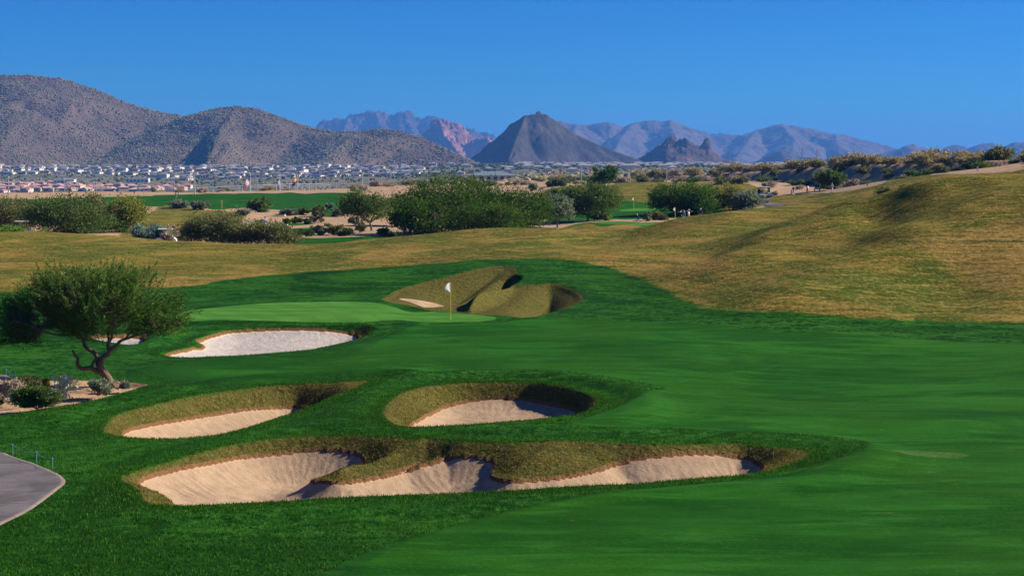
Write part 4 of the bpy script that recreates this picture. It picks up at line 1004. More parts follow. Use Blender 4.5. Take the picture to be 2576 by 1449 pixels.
for i, (lab, u, vt, vb, w_, d_, m_) in enumerate((
  ('sage bush just right of the small round tree',728,524,541,50,322,L_sage),('dark green rounded bush in the row before the range',764,522,540,34,318,L_mid),
  ('olive bush in the row before the range',802,513,545,34,310,L_olive),('pale sage bush topmost of the row before the range',826,512,532,34,330,L_sage),
  ('grey sage bush at the right end of the row',852,522,545,44,305,L_sage),('low sage bush left of the small round tree',612,522,540,40,325,L_sage),
  ('bushy creosote beside the person in blue',655,552,566,26,270,L_olive),('dark bush above the upper tee strip',722,548,563,26,282,L_mid),
  ('grey dark bush in the row above the tee strip',748,546,563,28,280,L_mid),('low dark bush behind the tee strip',778,548,564,30,280,L_mid),
  ('olive bush overhanging the middle of the tee strip',802,530,560,36,290,L_olive),
  ('grey bush at the right end of the tee strips',800,562,592,44,246,L_sage),('olive creosote right of the tee strips',838,553,592,54,244,L_olive),
  ('dark low bush before the lowest tee strip',752,574,594,30,240,L_mid),('small dark bush by the lowest tee strip',778,576,596,26,238,L_mid),
  ('dark bush under the curved mesquite',870,572,594,40,238,L_mid),('thin bush at the foot of the curved mesquite',905,560,586,30,242,L_olive),
  ('dark bush right of the curved mesquite trunk',962,570,592,34,236,L_mid),('pale bush under the curved mesquite',893,545,570,40,262,L_sage),
  ('low bush at the end of the sandy wash',985,580,598,26,228,L_mid),
  ('green bush under the round olive tree',1512,526,556,56,252,L_lime),('olive bush near the crouching golfer',1662,531,554,44,262,L_olive),
  ('thin grey bush left of the olive bush by the golfer',1626,530,556,28,262,L_sage),('low bush right of the umbrella tree trunks',1842,538,560,50,262,L_olive),
  ('green bush below the small lone tree',1400,450,470,60,440,L_mid),('green bush right below the small lone tree',1500,440,463,70,420,L_mid),('sage bush left of the small lone tree',1340,462,480,50,400,L_sage),
  ('olive round bush on the crest of the tan hill',2249,458,503,92,205,L_olive),
  ('sage bush left on the verge below the tee',1885,520,534,44,215,L_sage),('low olive bush in the verge below the tee',1930,516,530,36,212,L_olive),('silvery bush in the verge below the tee',1980,514,526,34,210,L_sage),
  ('dry brown bush in the verge below the tee',2022,514,526,30,208,L_dry),('pale sage bush in the verge, fifth from the left',2068,508,521,36,206,L_sage),('silver bush in the verge, sixth from the left',2100,506,520,40,205,L_sage),
  ('green bush in the verge with taller stems',2142,496,519,34,204,L_olive),('blue sage bush at the right end of the verge',2176,503,514,36,203,L_blue),
  ('small bush at the cart beside the tee',1938,482,492,20,325,L_olive),('dry pale bush beside the golf cart',1948,482,492,16,322,L_dry))):
    shrub(lab, u, vt, vb, w_, d_, m_, 60+i, int(900+w_*28))
# prototypes copied along the berm and the sandy strip
GB = 'golden and dark bushes along the desert strip and bank'
protos = []
for i, m_ in enumerate((L_gold, L_gold, L_dry, L_mid, L_olive)):
    g_ = np.random.default_rng(200+i)
    lob = [(0,0,.45,.75,.75,.5)]+[(math.cos(a)*.45, math.sin(a)*.45, .4+g_.uniform(-.1,.15), .4, .4, .35) for a in (0,1.3,2.5,3.8,5)]
    p_ = tree('desert_shrub','x','shrub',(0,-30,-5),lob,[([(0,0,0),(.1*j-.15,.05*j,.3),(.3*j-.45,.2*(j-1),.6)], .03, .01, 4) for j in range(4)],60,1500,.17,m_,M_bark2,.13,GB,300+i,.2,0,.5,-.4,2,.5)
    protos.append(p_)
lab_b = {0:'golden rabbitbrush bush', 1:'straw yellow brittlebush', 2:'dry tan bush', 3:'dark green creosote bush', 4:'olive creosote bush'}
def where_(u, d):
    if d > 620: return 'on the sandy rise before the far plain'
    if u > 1560: return 'on the bank top at the right' if d > 300 else 'near the top of the tan hill'
    return 'on the desert strip behind the largest tree' if u > 900 else 'on the dirt behind the driving range'
used_p = [False]*5; cnt = 0
def put_bush(k, x, y, s_, lab):
    global cnt
    z = gz(x, y, -.05*s_)
    if not used_p[k]: o = protos[k]; o.location = (x, y, z); o.scale = (s_, s_, s_); o['label'] = lab; used_p[k] = True
    else: o = dup(protos[k], (x, y, z), random.uniform(0, 6.28), (s_*random.uniform(.9,1.25), s_*random.uniform(.9,1.2), s_*random.uniform(.8,1.1)), lab, GB)
    cnt += 1
g_ = np.random.default_rng(99)
def along(n, P, off, ks, smin, smax):
    for i in range(n):
        f = g_.uniform(0, len(P)-1.001); a = int(f); q = P[a]+(P[a+1]-P[a])*(f-a)
        x = q[0]+g_.uniform(*off); y = q[1]+g_.uniform(-8, 8); k = int(g_.choice(ks)); u = 1288+x/y*F
        put_bush(k, x, y, g_.uniform(smin, smax)*(1+.0006*y), '%s %s'%(lab_b[k], where_(u, y)))
along(70, BC[1:], (-1.5, 5), (0,0,1,1,2,4), 1.5, 2.9)
along(50, BC[1:6], (-12, -2), (3,4,2,3), .8, 1.8)
along(26, BC[2:], (-34, -10), (3,4,3,2), 1.0, 2.2)
along(26, BC[1:], (5, 25), (0,1,2,4), 1.0, 2.2)
for i in range(85):
    u = g_.uniform(880, 1620); d = g_.uniform(500, 720); x = (u-1288)/F*d; k = int(g_.choice((0,1,2,2,3,4)))
    if 1150 < u < 1310 and d > 540: continue
    put_bush(k, x, d, g_.uniform(1.2, 3.2), '%s %s'%(lab_b[k], where_(u, d)))
for i in range(28):
    u = g_.uniform(380, 900); d = g_.uniform(560, 700); x = (u-1288)/F*d; k = int(g_.choice((0,2,2,4)))
    put_bush(k, x, d, g_.uniform(1.2, 2.6), '%s %s'%(lab_b[k], where_(u, d)))
# shrubs and cacti of the near desert patch
GN = 'plants in the near desert patch'
def near(label, X, Y, Wp, Hp, mat, seed, n, ls=.06, cut=-.3, bark=M_bark2, cat='shrub', name='desert_shrub'):
    u, v = R1(X, Y); x, y, z = gp(u, v); k = y/F*.32008; W = Wp*k*1.2; H = Hp*k*1.1; ls *= 1.5
    g2 = np.random.default_rng(seed)
    lob = [(0,0,H*.48,W*.44,W*.36,H*.5)]+[(math.cos(a)*W*.26, math.sin(a)*W*.2, H*g2.uniform(.35,.6), W*.22, W*.2, H*.36) for a in (0,1.2,2.5,3.7,5)]
    limbs = [([(0,0,0),(W*.1*(j-3),W*.08*(j%3-1),H*.35),(W*.15*(j-3),W*.12*(j%3-1),H*.8)], .018, .006, 4) for j in range(7)]
    return tree(name, label, cat, (x, y, z), lob, limbs, max(60, n//40), n, ls, mat, bark, W*.05, GN, seed, .7, 0, .4, cut, 2.2, .4, .5, .008)
near('dark green round creosote bush in the near desert patch',290,1322,320,190,L_mid,401,16000)
near('dry pinkish grey twiggy bush at the left of the creosote',70,1275,230,170,L_dry,402,7000,.07)
near('tall thin dry shrub behind the creosote bush',215,1175,170,110,L_olive,403,3500,.06,0)
near('yellow green low shrub behind the creosote bush',320,1165,110,95,L_yel,404,2500)
near('small silver sage bush under the mesquite trunk',775,1215,200,115,L_sage,405,7000)
near('small sage tuft touching the mesquite trunk base',925,1165,150,90,L_sage,406,4500)
near('leafless twiggy bush in the middle of the desert patch',540,1165,170,110,L_dry,407,1300,.05,.1)
near('small dry bush at the very left edge of the desert patch',0,1290,60,60,L_olive,408,1200)
s = Sh('cactus_pad'); nn_ = s.noise(s.obj(), 9, 4); M_pad = s.done(s.mix(nn_, (.17,.24,.16), (.44,.50,.36)), .7)
def pad(c, a, tilt, w_, h_, az):
    an = np.arange(10)*2*math.pi/10; V = []
    for sc_, off in ((.55,.028),(1,.0),(.55,-.028)):
        for t_ in an: V.append((math.cos(t_)*w_*.5*sc_, off, h_*.5+math.sin(t_)*h_*.5*sc_))
    V = np.array(V); ca, sa = math.cos(tilt), math.sin(tilt)
    V = np.stack([V[:,0]*ca+V[:,2]*sa, V[:,1], -V[:,0]*sa+V[:,2]*ca], 1); cb, sb = math.cos(az), math.sin(az)
    V = np.stack([V[:,0]*cb-V[:,1]*sb, V[:,0]*sb+V[:,1]*cb, V[:,2]], 1)+c
    i = np.arange(10); j = (i+1)%10
    Q = np.concatenate([np.stack([i,j,j+10,i+10],1), np.stack([i+10,j+10,j+20,i+20],1)])
    fan = lambda o, r: np.stack([np.full(8,o), o+1+np.arange(8), o+2+np.arange(8)],1)[:, ::r]
    return V, Q, np.concatenate([fan(0,1), fan(20,-1)])
def prickly(label, X, Y, H, n, seed, group=GN):
    g2 = np.random.default_rng(seed); x, y, z = gp(*R1(X, Y))
    root = empty('prickly_pear_cactus', (x, y, z-.02), 0, label, 'cactus', group)
    nodes = [(np.array([g2.uniform(-.12,.12), g2.uniform(-.1,.1), 0]), g2.uniform(-.25,.25))]*1
    Vs, Qs, Ts, o = [], [], [], 0; st = [(np.array([g2.uniform(-.2,.2), g2.uniform(-.12,.12), -.03]), g2.uniform(-.3,.3), 0) for _ in range(4)]
    k = 0
    while st and k < n:
        c, tl, lv = st.pop(0); h_ = H*.19*g2.uniform(.8,1.2); w_ = h_*.72; az = g2.uniform(-.9,.9)
        V, Q, Tt = pad(c, 0, tl, w_, h_, az); Vs.append(V); Qs.append(Q+o); Ts.append(Tt+o); o += len(V); k += 1
        if lv < 3:
            for _ in range(g2.integers(1, 3)):
                t2 = tl+g2.uniform(-.8,.8); tip = c+np.array([math.sin(tl)*h_*.9*math.cos(az), math.sin(tl)*h_*.9*math.sin(az), math.cos(tl)*h_*.92])
                st.append((tip, t2, lv+1))
    add_obj('pads', new_mesh('pads', np.concatenate(Vs), [np.concatenate(Qs), np.concatenate(Ts)], False, None, [M_pad]), root)
prickly('prickly pear cactus with pale round pads between the creosote and the sage', 490, 1240, 1.45, 24, 501)
prickly('small prickly pear half hidden left of the dark creosote bush', 140, 1290, 1.2, 16, 502)
prickly('little prickly pear pad cluster on the bare sand', 540, 1226, .45, 5, 503)
prickly('pale prickly pear behind the dark creosote bush', 190, 1165, 1.1, 16, 504)

# ------------------------------------------------------------------ grass blades on the banks, lips and near rough
def blades(name, X, Y, hmin, hmax, mat, label, seed, lean=.35):
    g2 = np.random.default_rng(seed); n = len(X); z = heights(X, Y)[0]
    a = g2.uniform(0, math.pi, n); w = g2.uniform(.008, .02, n); h = g2.uniform(hmin, hmax, n)
    lx, ly = g2.normal(size=n)*lean*h, g2.normal(size=n)*lean*h
    V = np.stack([np.stack([X-np.cos(a)*w, Y-np.sin(a)*w, z-.01], 1), np.stack([X+np.cos(a)*w, Y+np.sin(a)*w, z-.01], 1), np.stack([X+lx, Y+ly, z+h], 1)], 1)
    o = add_obj(name, new_mesh(name, V.reshape(-1,3), np.arange(3*n).reshape(n,3), False, dict(tint=np.repeat(g2.random(n), 3)), [mat]))
    tag(o, label, kind='stuff')
L_bank = leaf_mat('grass_bank', (.10,.10,.020), (.24,.195,.050), (.42,.33,.12), .3)
L_rough = leaf_mat('grass_rough', (.017,.072,.005), (.050,.150,.013), (.105,.22,.028), .3)
g2 = np.random.default_rng(909)
bx, by, rx_, ry_ = [], [], [], []
for k, dn in (('A', 330), ('B', 330), ('C', 360), ('D', 120)):
    b = B[k]; x0, y0 = b.O.min(0)-1.2; x1, y1 = b.O.max(0)+1.2
    n = int((x1-x0)*(y1-y0)*dn); X = g2.uniform(x0, x1, n); Y = g2.uniform(y0, y1, n)
    io = inside(X, Y, b.O); is_ = inside(X, Y, b.S); do, _, _ = seg_dist(X, Y, b.O, True)
    dS_, _, _ = seg_dist(X, Y, b.S, True)
    m = io & ~is_ & (dS_ > .03) & (g2.random(n) < sstep(do-b.shift, -.05, .55)+.15) & (do > b.shift) & (fbm(X*1.4, Y*1.4, 5, 3) > -.35+.3*g2.random(n)-.15); bx.append(X[m]); by.append(Y[m])
    m = (~io & (do < .9) & (g2.random(n) < np.exp(-do*1.5))) | (io & ~is_ & (do < b.shift+.1)); rx_.append(X[m]); ry_.append(Y[m])
blades('bank_grass', np.concatenate(bx), np.concatenate(by), .02, .065, L_bank, 'dry tufted grass on the bunker banks', 1)
n = 200000; Y = np.exp(g2.uniform(math.log(35), math.log(72), n)); X = g2.uniform(-1, 1, n)*(.34*Y+1)
fr = sdf(X, Y, Z_fair[0]); m = (fr < 0)&(sdf(X, Y, Z_des[0]) < 0)&(sdf(X, Y, CP) < -.02)
for k in 'ABC': m &= ~inside(X, Y, B[k].O)
rx_.append(X[m]); ry_.append(Y[m])
blades('rough_grass', np.concatenate(rx_), np.concatenate(ry_), .03, .075, L_rough, 'longer green grass of the rough round the bunkers', 2)
# ------------------------------------------------------------------ small built things
def box(c, sz, rz=0):
    x, y, z = sz; V = np.array([(i*x/2, j*y/2, k*z/2) for i in (-1,1) for j in (-1,1) for k in (-1,1)], float)
    if rz: V = np.stack([V[:,0]*math.cos(rz)-V[:,1]*math.sin(rz), V[:,0]*math.sin(rz)+V[:,1]*math.cos(rz), V[:,2]], 1)
    return V+np.array(c), np.array([(0,1,3,2),(4,6,7,5),(0,4,5,1),(2,3,7,6),(0,2,6,4),(1,5,7,3)])
def cyl(c, r, h, k=10, axis='z', r2=None):
    an = np.arange(k)*2*math.pi/k; r2 = r if r2 is None else r2
    V = np.concatenate([np.stack([np.cos(an)*r, np.sin(an)*r, np.zeros(k)], 1), np.stack([np.cos(an)*r2, np.sin(an)*r2, np.full(k, h)], 1), [(0,0,0),(0,0,h)]])
    i = np.arange(k); j = (i+1)%k
    Q = np.concatenate([np.stack([i,j,j+k,i+k],1), np.stack([j,i,np.full(k,2*k),np.full(k,2*k)],1)[:, :3].repeat(1,0)@np.eye(3,4,dtype=int) if False else np.zeros((0,4),int)])
    T_ = np.concatenate([np.stack([j,i,np.full(k,2*k)],1), np.stack([i+k,j+k,np.full(k,2*k+1)],1)])
    if axis == 'x': V = np.stack([V[:,2]-h/2, V[:,0], V[:,1]], 1)
    if axis == 'y': V = np.stack([V[:,0], V[:,2]-h/2, V[:,1]], 1)
    return V+np.array(c), Q, T_
def join(name, parts, mats, parent, smooth=False):
    Vs, Qs, Ts, o = [], [], [], 0
    for p_ in parts:
        V = p_[0]; Vs.append(V); Qs.append(np.asarray(p_[1])+o)
        if len(p_) > 2: Ts.append(np.asarray(p_[2])+o)
        o += len(V)
    f = [np.concatenate(Qs)]+([np.concatenate(Ts)] if Ts else [])
    return add_obj(name, new_mesh(name, np.concatenate(Vs), f, smooth, None, mats if isinstance(mats, list) else [mats]), parent)
s = Sh('flag_cloth'); d_ = s.n('ShaderNodeBsdfDiffuse'); s.set(d_, 'Color', (.86,.86,.85)); t_ = s.n('ShaderNodeBsdfTranslucent'); s.set(t_, 'Color', (.86,.86,.85))
mx = s.n('ShaderNodeMixShader'); s.set(mx, 0, .45); s.nt.links.new(d_.outputs[0], mx.inputs[1]); s.nt.links.new(t_.outputs[0], mx.inputs[2]); s.nt.links.new(mx.outputs[0], s.out.inputs[0]); m_flagw = s.m
m_white = plain('white_paint', (.80,.80,.78), .45, .05)
m_yellow = plain('yellow_paint', (.75,.50,.04), .45, .05)
m_metal = plain('pale_metal', (.55,.60,.62), .5, .08)
m_pole = plain('weathered_pole', (.36,.40,.43), .6, .08)
m_black = plain('black_rubber', (.02,.02,.02), .8, .2)
m_navy = plain('navy_cloth', (.02,.03,.09), .9, .2)
m_blue = plain('blue_cloth', (.10,.25,.62), .9, .15)
m_cloth = plain('white_cloth', (.80,.79,.76), .9, .06)
m_khaki = plain('khaki_cloth', (.50,.42,.30), .9, .15)
m_red = plain('red_cloth', (.45,.05,.04), .9, .15)
m_skin = plain('skin', (.45,.25,.17), .6, .08)
m_hair = plain('dark_hair', (.05,.03,.02), .7, .2)
m_glass = plain('tinted_windscreen', (.10,.13,.15), .1, .05, spec=.6)
m_teal = plain('teal_paint', (.10,.26,.27), .6, .1)
m_wood = plain('grey_wood', (.32,.27,.20), .9, .2)
# golf flags
def flagstick(u, v, d, label, seed, dmin=60, tilt=0):
    x, y, z = gp(u, v, dmin) if d is None else gd(u, d)
    r = empty('golf_flag', (x, y, z), 0, label, 'golf flag')
    join('pole', [cyl((0,0,-.05), .022*(1 if y < 120 else 1.9), 2.25, 8)], m_yellow, r)
    # limp pennant hanging from the top of the pole, falling to the left
    nu, nv = 7, 9; V = []
    for j in range(nv):
        t = j/(nv-1)
        wdt = .30*(math.sin(math.pi*min(1, t*.72+.10))**.8)*(1 if t < .8 else (1-(t-.8)*2.2))
        for i in range(nu):
            q = i/(nu-1); V.append((-q*wdt*1.05, -q*wdt*1.15+.03*math.sin(q*6+t*2), 2.20-t*.56-q*.03))
    i = np.arange(nu*nv).reshape(nv, nu); Q = np.stack([i[:-1,:-1], i[:-1,1:], i[1:,1:], i[1:,:-1]], -1).reshape(-1,4)
    o = join('flag', [(np.array(V), Q)], m_flagw, r, True)
    join('cup_base', [cyl((0,0,-.04), .054, .045, 12)], m_white, r)
    return r
flagstick(1133.5, 802, None, 'tall white flag on a yellow pole on the nearest putting green', 1)
flagstick(1594, 525.5, None, 'small white flag on a yellow pole on the farther green beyond the round olive tree', 2, 230)
flagstick(1698, 557.5, None, 'white flag on a yellow pole beside the group of golfers', 3, 230)
# stakes and rope at the cart paths
def stake(x, y, z, h, mat, label, group, lean=0):
    r = empty('rope_stake', (x, y, z), 0, label, 'stake', group)
    join('post', [cyl((0,0,-.05), .016, h, 8)], mat, r)
    join('cap', [cyl((0,0,h-.05), .03, .05, 8)], mat, r); return r
def stakes(pts, fn, hpx, group, labs):
    tops = []
    for (X, Y), lab in zip(pts, labs):
        x, y, z = gp(*fn(X, Y)); h = hpx/F*y; stake(x, y, z, h, m_teal, lab, group); tops.append((x, y, z+h*.92))
    for k, (a, b) in enumerate(zip(tops[:-1], tops[1:])):
        a = np.array(a); b = np.array(b); m = (a+b)/2-np.array([0,0,.08]); V, Q = tubes([([a, m, b], .008, .008, 4)])
        o = add_obj('rope', new_mesh('rope', V, Q, True, None, [m_teal])); tag(o, 'thin %s rope %s' % (('left','right')[k], labs[0].split('stake ')[1].split(',')[0]), 'rope', 'ropes between the stakes')
RP = lambda X, Y: (X*.24612, 1034.4+Y*.24612)
stakes([(130,452),(374,525),(537,588)], RP, 29, 'stakes along the near cart path', ('first teal stake on the near cart path, leftmost', 'second teal stake on the near cart path, tallest', 'third teal stake on the near cart path, thinnest'))
RS = lambda X, Y: (X*.12305, 891.7+Y*.12305)   # zoom (0,1250)-(350,1500)
stakes([(125,440),(255,485),(318,492)], RS, 19, 'stakes beyond the desert patch', ('first teal stake beyond the desert patch, leftmost', 'second teal stake beyond the desert patch, middle', 'third teal stake beyond the desert patch, by the bush'))
# ---- people
def skinned(name, verts, edges, radii, mat, parent, sub=1, root=0):
    me = bpy.data.meshes.new(name); me.from_pydata(verts, edges, []); me.materials.append(mat)
    o = add_obj(name, me, parent); sk_ = o.modifiers.new('skin', 'SKIN'); sk_.use_smooth_shade = True
    lay = me.skin_vertices[0].data
    for i, r in enumerate(radii): lay[i].radius = (r, r) if not isinstance(r, tuple) else r; lay[i].use_root = (i == root)
    if sub: o.modifiers.new('sub', 'SUBSURF').levels = sub; o.modifiers['sub'].render_levels = sub
    return o
def person(label, u, v, d, top, legs, hat=None, rz=0, pose='stand', shorts=False, bag=None, s=1.0):
    x, y, z = gp(u, v, 184) if d is None else gd(u, d)
    r = empty('person', (x, y, z), rz, label, 'person', 'golfers'); r.scale = (s, s, s)
    if pose == 'stand':
        hip, chest, neck, head = (0,0,.93), (0,0,1.30), (0,0,1.50), (0,-.02,1.66)
        kL, fL, kR, fR = (-.11,-.02,.50), (-.13,0,.06), (.11,-.02,.50), (.14,.02,.06)
        eL, hL, eR, hR = (-.27,.0,1.12), (-.25,-.12,.86), (.27,.0,1.12), (.24,-.14,.86)
    elif pose == 'lean':   # bent over a putt
        hip, chest, neck, head = (0,.1,.90), (-.05,-.16,1.18), (-.08,-.26,1.34), (-.1,-.38,1.42)
        kL, fL, kR, fR = (-.14,.02,.48), (-.17,.04,.06), (.13,.02,.48), (.16,.04,.06)
        eL, hL, eR, hR = (-.18,-.34,.98), (-.05,-.42,.76), (.12,-.34,.98), (-.01,-.42,.78)
    else:                  # crouching to read the green
        hip, chest, neck, head = (.12,0,.42), (-.02,0,.74), (-.12,0,.90), (-.20,0,1.03)
        kL, fL, kR, fR = (-.26,-.10,.46), (-.02,-.12,.05), (-.22,.12,.40), (.04,.14,.05)
        eL, hL, eR, hR = (-.22,-.16,.62), (-.36,-.10,.52), (-.2,.16,.60), (-.34,.08,.50)
    A = lambda a, b, t: tuple(a[i]+(b[i]-a[i])*t for i in range(3))
    sh = .19; sL = (chest[0]-sh, chest[1], chest[2]+.12); sR = (chest[0]+sh, chest[1], chest[2]+.12)
    if pose == 'crouch': sL = (chest[0]-.02, chest[1]-.17, chest[2]+.1); sR = (chest[0]-.02, chest[1]+.17, chest[2]+.1)
    hdir = A(hL, eL, -.35); hdirR = A(hR, eR, -.35)
    V = [hip, chest, neck, head, A(head, neck, -.6), sL, eL, hL, hdir, sR, eR, hR, hdirR, A(hip, kL, .12), kL, fL, A(fL,(fL[0],fL[1]-.18,fL[2]-.03),1), A(hip, kR, .12), kR, fR, A(fR,(fR[0],fR[1]-.18,fR[2]-.03),1)]
    E = [(0,1),(1,2),(2,3),(3,4),(1,5),(5,6),(6,7),(7,8),(1,9),(9,10),(10,11),(11,12),(0,13),(13,14),(14,15),(15,16),(0,17),(17,18),(18,19),(19,20)]
    Rd = [.13,.14,.055,.095,.07,.06,.042,.032,.03,.06,.042,.032,.03,.09,.06,.042,.035,.09,.06,.042,.035]
    skinned('body', V, E, Rd, m_skin, r)
    # shirt, trousers and shoes follow the same bones, a little thicker
    Vs = [hip, A(hip,chest,.5), chest, A(chest,neck,.6), sL, A(sL,eL,.75), sR, A(sR,eR,.75)]
    skinned('shirt', Vs, [(0,1),(1,2),(2,3),(2,4),(4,5),(2,6),(6,7)], [.155,.16,.165,.08,.085,.065,.085,.065], top, r)
    q = .55 if shorts else .93
    tL = [A(hip,kL,.15), kL, A(kL,fL,q if not shorts else .05)]; tR = [A(hip,kR,.15), kR, A(kR,fR,q if not shorts else .05)]
    skinned('trousers', [hip]+tL+tR, [(0,1),(1,2),(2,3),(0,4),(4,5),(5,6)], [.155,.11,.08,.062,.11,.08,.062], legs, r)
    for f in (fL, fR): join('shoe', [box((f[0], f[1]-.08, .05), (.10,.28,.10))], m_black if legs is m_cloth else m_white, r)
    hd = A(head, neck, -.25)
    if hat is not None:
        h_ = join('cap', [cyl((hd[0],hd[1],hd[2]+.03), .115, .10, 12, r2=.07), box((hd[0]-.02, hd[1]-.13, hd[2]+.045), (.15,.12,.02))], hat, r)
    else: skinned('hair', [(hd[0],hd[1]+.01,hd[2]+.02),(hd[0],hd[1]+.03,hd[2]-.06)], [(0,1)], [.108,.10], m_hair, r)
    return r
def golf_bag(label, u, d, mat, dx=0):
    x, y, z = gd(u, d); r = empty('golf_bag', (x+dx, y, z), .3, label, 'golf bag')
    join('bag_body', [cyl((0,0,0), .13, .85, 10, r2=.15)], mat, r)
    join('clubs', [cyl((.05*math.cos(a), .05*math.sin(a), .8), .012, .32, 5) for a in (0,1.5,3,4.5)]+[box((.05*math.cos(a), .05*math.sin(a)+.03, 1.12), (.03,.09,.05)) for a in (0,1.5,3,4.5)], m_metal, r)
person('golfer in white shirt and white shorts standing near the flag', 1732, 559, None, m_cloth, m_cloth, m_white, 1.2, shorts=True, s=1.05)
person('golfer in blue top and white trousers beside the one in white', 1721, 559, None, m_blue, m_cloth, m_white, -1.0, s=.92)
person('golfer in dark shirt, khaki shorts and white cap apart on the right of the flag', 1762, 554.5, None, m_navy, m_khaki, m_white, 2.8, shorts=True, s=1.0)
person('golfer in navy crouching on the green left of the flag', 1606, 560, None, m_navy, m_cloth, m_khaki, 0, 'crouch', s=1.15)
person('golfer in dark top and pale trousers standing on the tee', 1996, 490, None, m_navy, m_khaki, m_hair, .4)
person('golfer in white shirt and shorts bending over on the tee', 2031, 489, None, m_cloth, m_red, None, 3.0, 'lean', s=1.1)
person('golfer all in white under the tree beside the tee', 2093, 485, None, m_cloth, m_cloth, m_white, -.5, s=.95)
person('person in blue shirt and white shorts walking by the tee strips', 667, 577, None, m_blue, m_cloth, m_red, .9, shorts=True)
person('person in navy standing at the back of the golf cart', 1908, 497, None, m_navy, m_navy, m_red, 0, s=.98)
golf_bag('khaki golf bag standing beside the golfer on the tee', 1990.5, float(unproj(1990,490,0,184)[0][1]), m_khaki)
golf_bag('dark golf bag between the two golfers by the flag', 1714.5, float(unproj(1714,559,0,184)[0][1]), m_navy)
# ---- golf cart
def golf_cart(label, u, v, d, rz, s=1.0):
    x, y, z = gp(u, v, 184) if d is None else gd(u, d)
    r = empty('golf_cart', (x, y, z), rz, label, 'golf cart', 'golf carts'); r.scale = (s, s, s)
    # body shell profile along x, swept across y
    prof = [(-1.18,.35),(-1.2,.72),(-.95,.80),(-.45,.80),(-.42,.42),(.42,.36),(.55,.80),(.85,.86),(1.2,.62),(1.25,.36)]
    n = len(prof); V = np.array([(a, yv, b) for yv in (-.58,.58) for a, b in prof]); i = np.arange(n); j = (i+1)%n
    bod = (V, np.stack([i,j,j+n,i+n],1), np.concatenate([np.stack([np.full(n-2,0)+o_, o_+1+np.arange(n-2), o_+2+np.arange(n-2)],1) for o_ in (0,n)]))
    ob = join('body', [bod], m_white, r); ob.modifiers.new('bv', 'BEVEL').width = .04
    rf = join('roof', [box((-.1,0,1.86), (1.75,1.15,.07))], m_white, r); rf.modifiers.new('bv', 'BEVEL').width = .05
    for sx, sy in ((-.85,-.5),(-.85,.5),(.62,-.5),(.62,.5)):
        V, Q = tubes([([(sx,sy,.75),(sx*.97,sy,1.3),(sx*.9-.03,sy,1.84)], .022, .022, 6)]); add_obj('roof_post', new_mesh('roof_post', V, Q, True, None, [m_black]), r)
    join('seat', [box((-.35,0,.88), (.5,1.05,.14)), box((-.62,0,1.12), (.12,1.05,.42))], m_khaki, r)
    join('windscreen', [box((.66,0,1.35), (.02,1.0,.85))], m_glass, r)
    join('steering_wheel', [cyl((.32,-.25,1.08), .17, .03, 12)], m_black, r)
    for sx in (-.78,.82):
        for sy in (-.5,.5):
            w_ = join('wheel', [cyl((sx,sy,.23), .23, .18, 14, 'y')], m_black, r); join('rim', [cyl((sx,sy*1.09,.23), .12, .12, 10, 'y')], m_metal, w_)
    join('bag_rack', [box((-1.12,0,1.05), (.08,.9,.06)), cyl((-1.15,-.25,.75), .14, .75, 10), cyl((-1.15,.25,.75), .14, .75, 10)], m_navy, r)
    return r
golf_cart('white golf cart with roof parked beside the tee', 1925, 498, None, .25, 1.15)
golf_cart('white golf cart lower on the path, in front of the one beside the tee', 1922, 511, None, .1, .8)
golf_cart('golf cart whose white roof shows beyond the golfers on the tee', 2054, 485, 340, 1.4)
golf_cart('tan golf cart partly hidden by the crest beside the blue green saltbush', 418, 606, 196, .1)
golf_cart('golf cart whose white roof shows over the thicket at the left', 57, 570, 208, .1)
# ---- flagpoles and flags
def flag_mat(name, cols, kind):
    s = Sh(name); sp = s.n('ShaderNodeSeparateXYZ'); s.set(sp, 0, s.n('ShaderNodeTexCoord').outputs['Generated']); X, Zc = sp.outputs[0], sp.outputs[2]
    U = s.attr('fu'); Vv = s.attr('fv')
    if kind == 'stripes':
        st = s.m1('LESS_THAN', s.m1('MODULO', s.m1('MULTIPLY', Vv, 13.0), 2.0), 1.0)
        c = s.mix(st, (.80,.78,.76), (.55,.03,.04))
        can = s.m1('MULTIPLY', s.m1('LESS_THAN', U, .42), s.m1('LESS_THAN', Vv, .54))
        cv_ = s.n('ShaderNodeCombineXYZ'); s.set(cv_, 0, s.m1('MULTIPLY', U, 13)); s.set(cv_, 1, s.m1('MULTIPLY', Vv, 10))
        star = s.m1('LESS_THAN', s.vor(cv_.outputs[0], 1, randomness=0) if False else s.m1('ADD', s.m1('ABSOLUTE', s.m1('SUBTRACT', s.m1('FRACT', s.m1('MULTIPLY', U, 14)), .5)), s.m1('ABSOLUTE', s.m1('SUBTRACT', s.m1('FRACT', s.m1('MULTIPLY', Vv, 9)), .5))), .24)
        c = s.mix(can, c, s.mix(star, (.02,.03,.16), (.80,.80,.80)))
    elif kind == 'rays':
        an = s.m1('ARCTAN2', s.m1('SUBTRACT', .5, Vv), s.m1('MULTIPLY', s.m1('SUBTRACT', U, .5), 1.5))
        ray = s.m1('GREATER_THAN', s.m1('SINE', s.m1('MULTIPLY', an, 13.0)), 0.0)
        c = s.mix(s.m1('LESS_THAN', Vv, .5), (.02,.05,.22), s.mix(ray, (.75,.10,.03), (.85,.55,.05)))
        star = s.m1('LESS_THAN', s.m1('ADD', s.m1('ABSOLUTE', s.m1('MULTIPLY', s.m1('SUBTRACT', U, .5), 1.5)), s.m1('ABSOLUTE', s.m1('SUBTRACT', Vv, .5))), .2)
        c = s.mix(star, c, (.60,.25,.08))
    else:
        c = s.mix(s.m1('GREATER_THAN', Vv, .62), (.80,.79,.78), (.62,.10,.08))
    return s.done(c, .8)
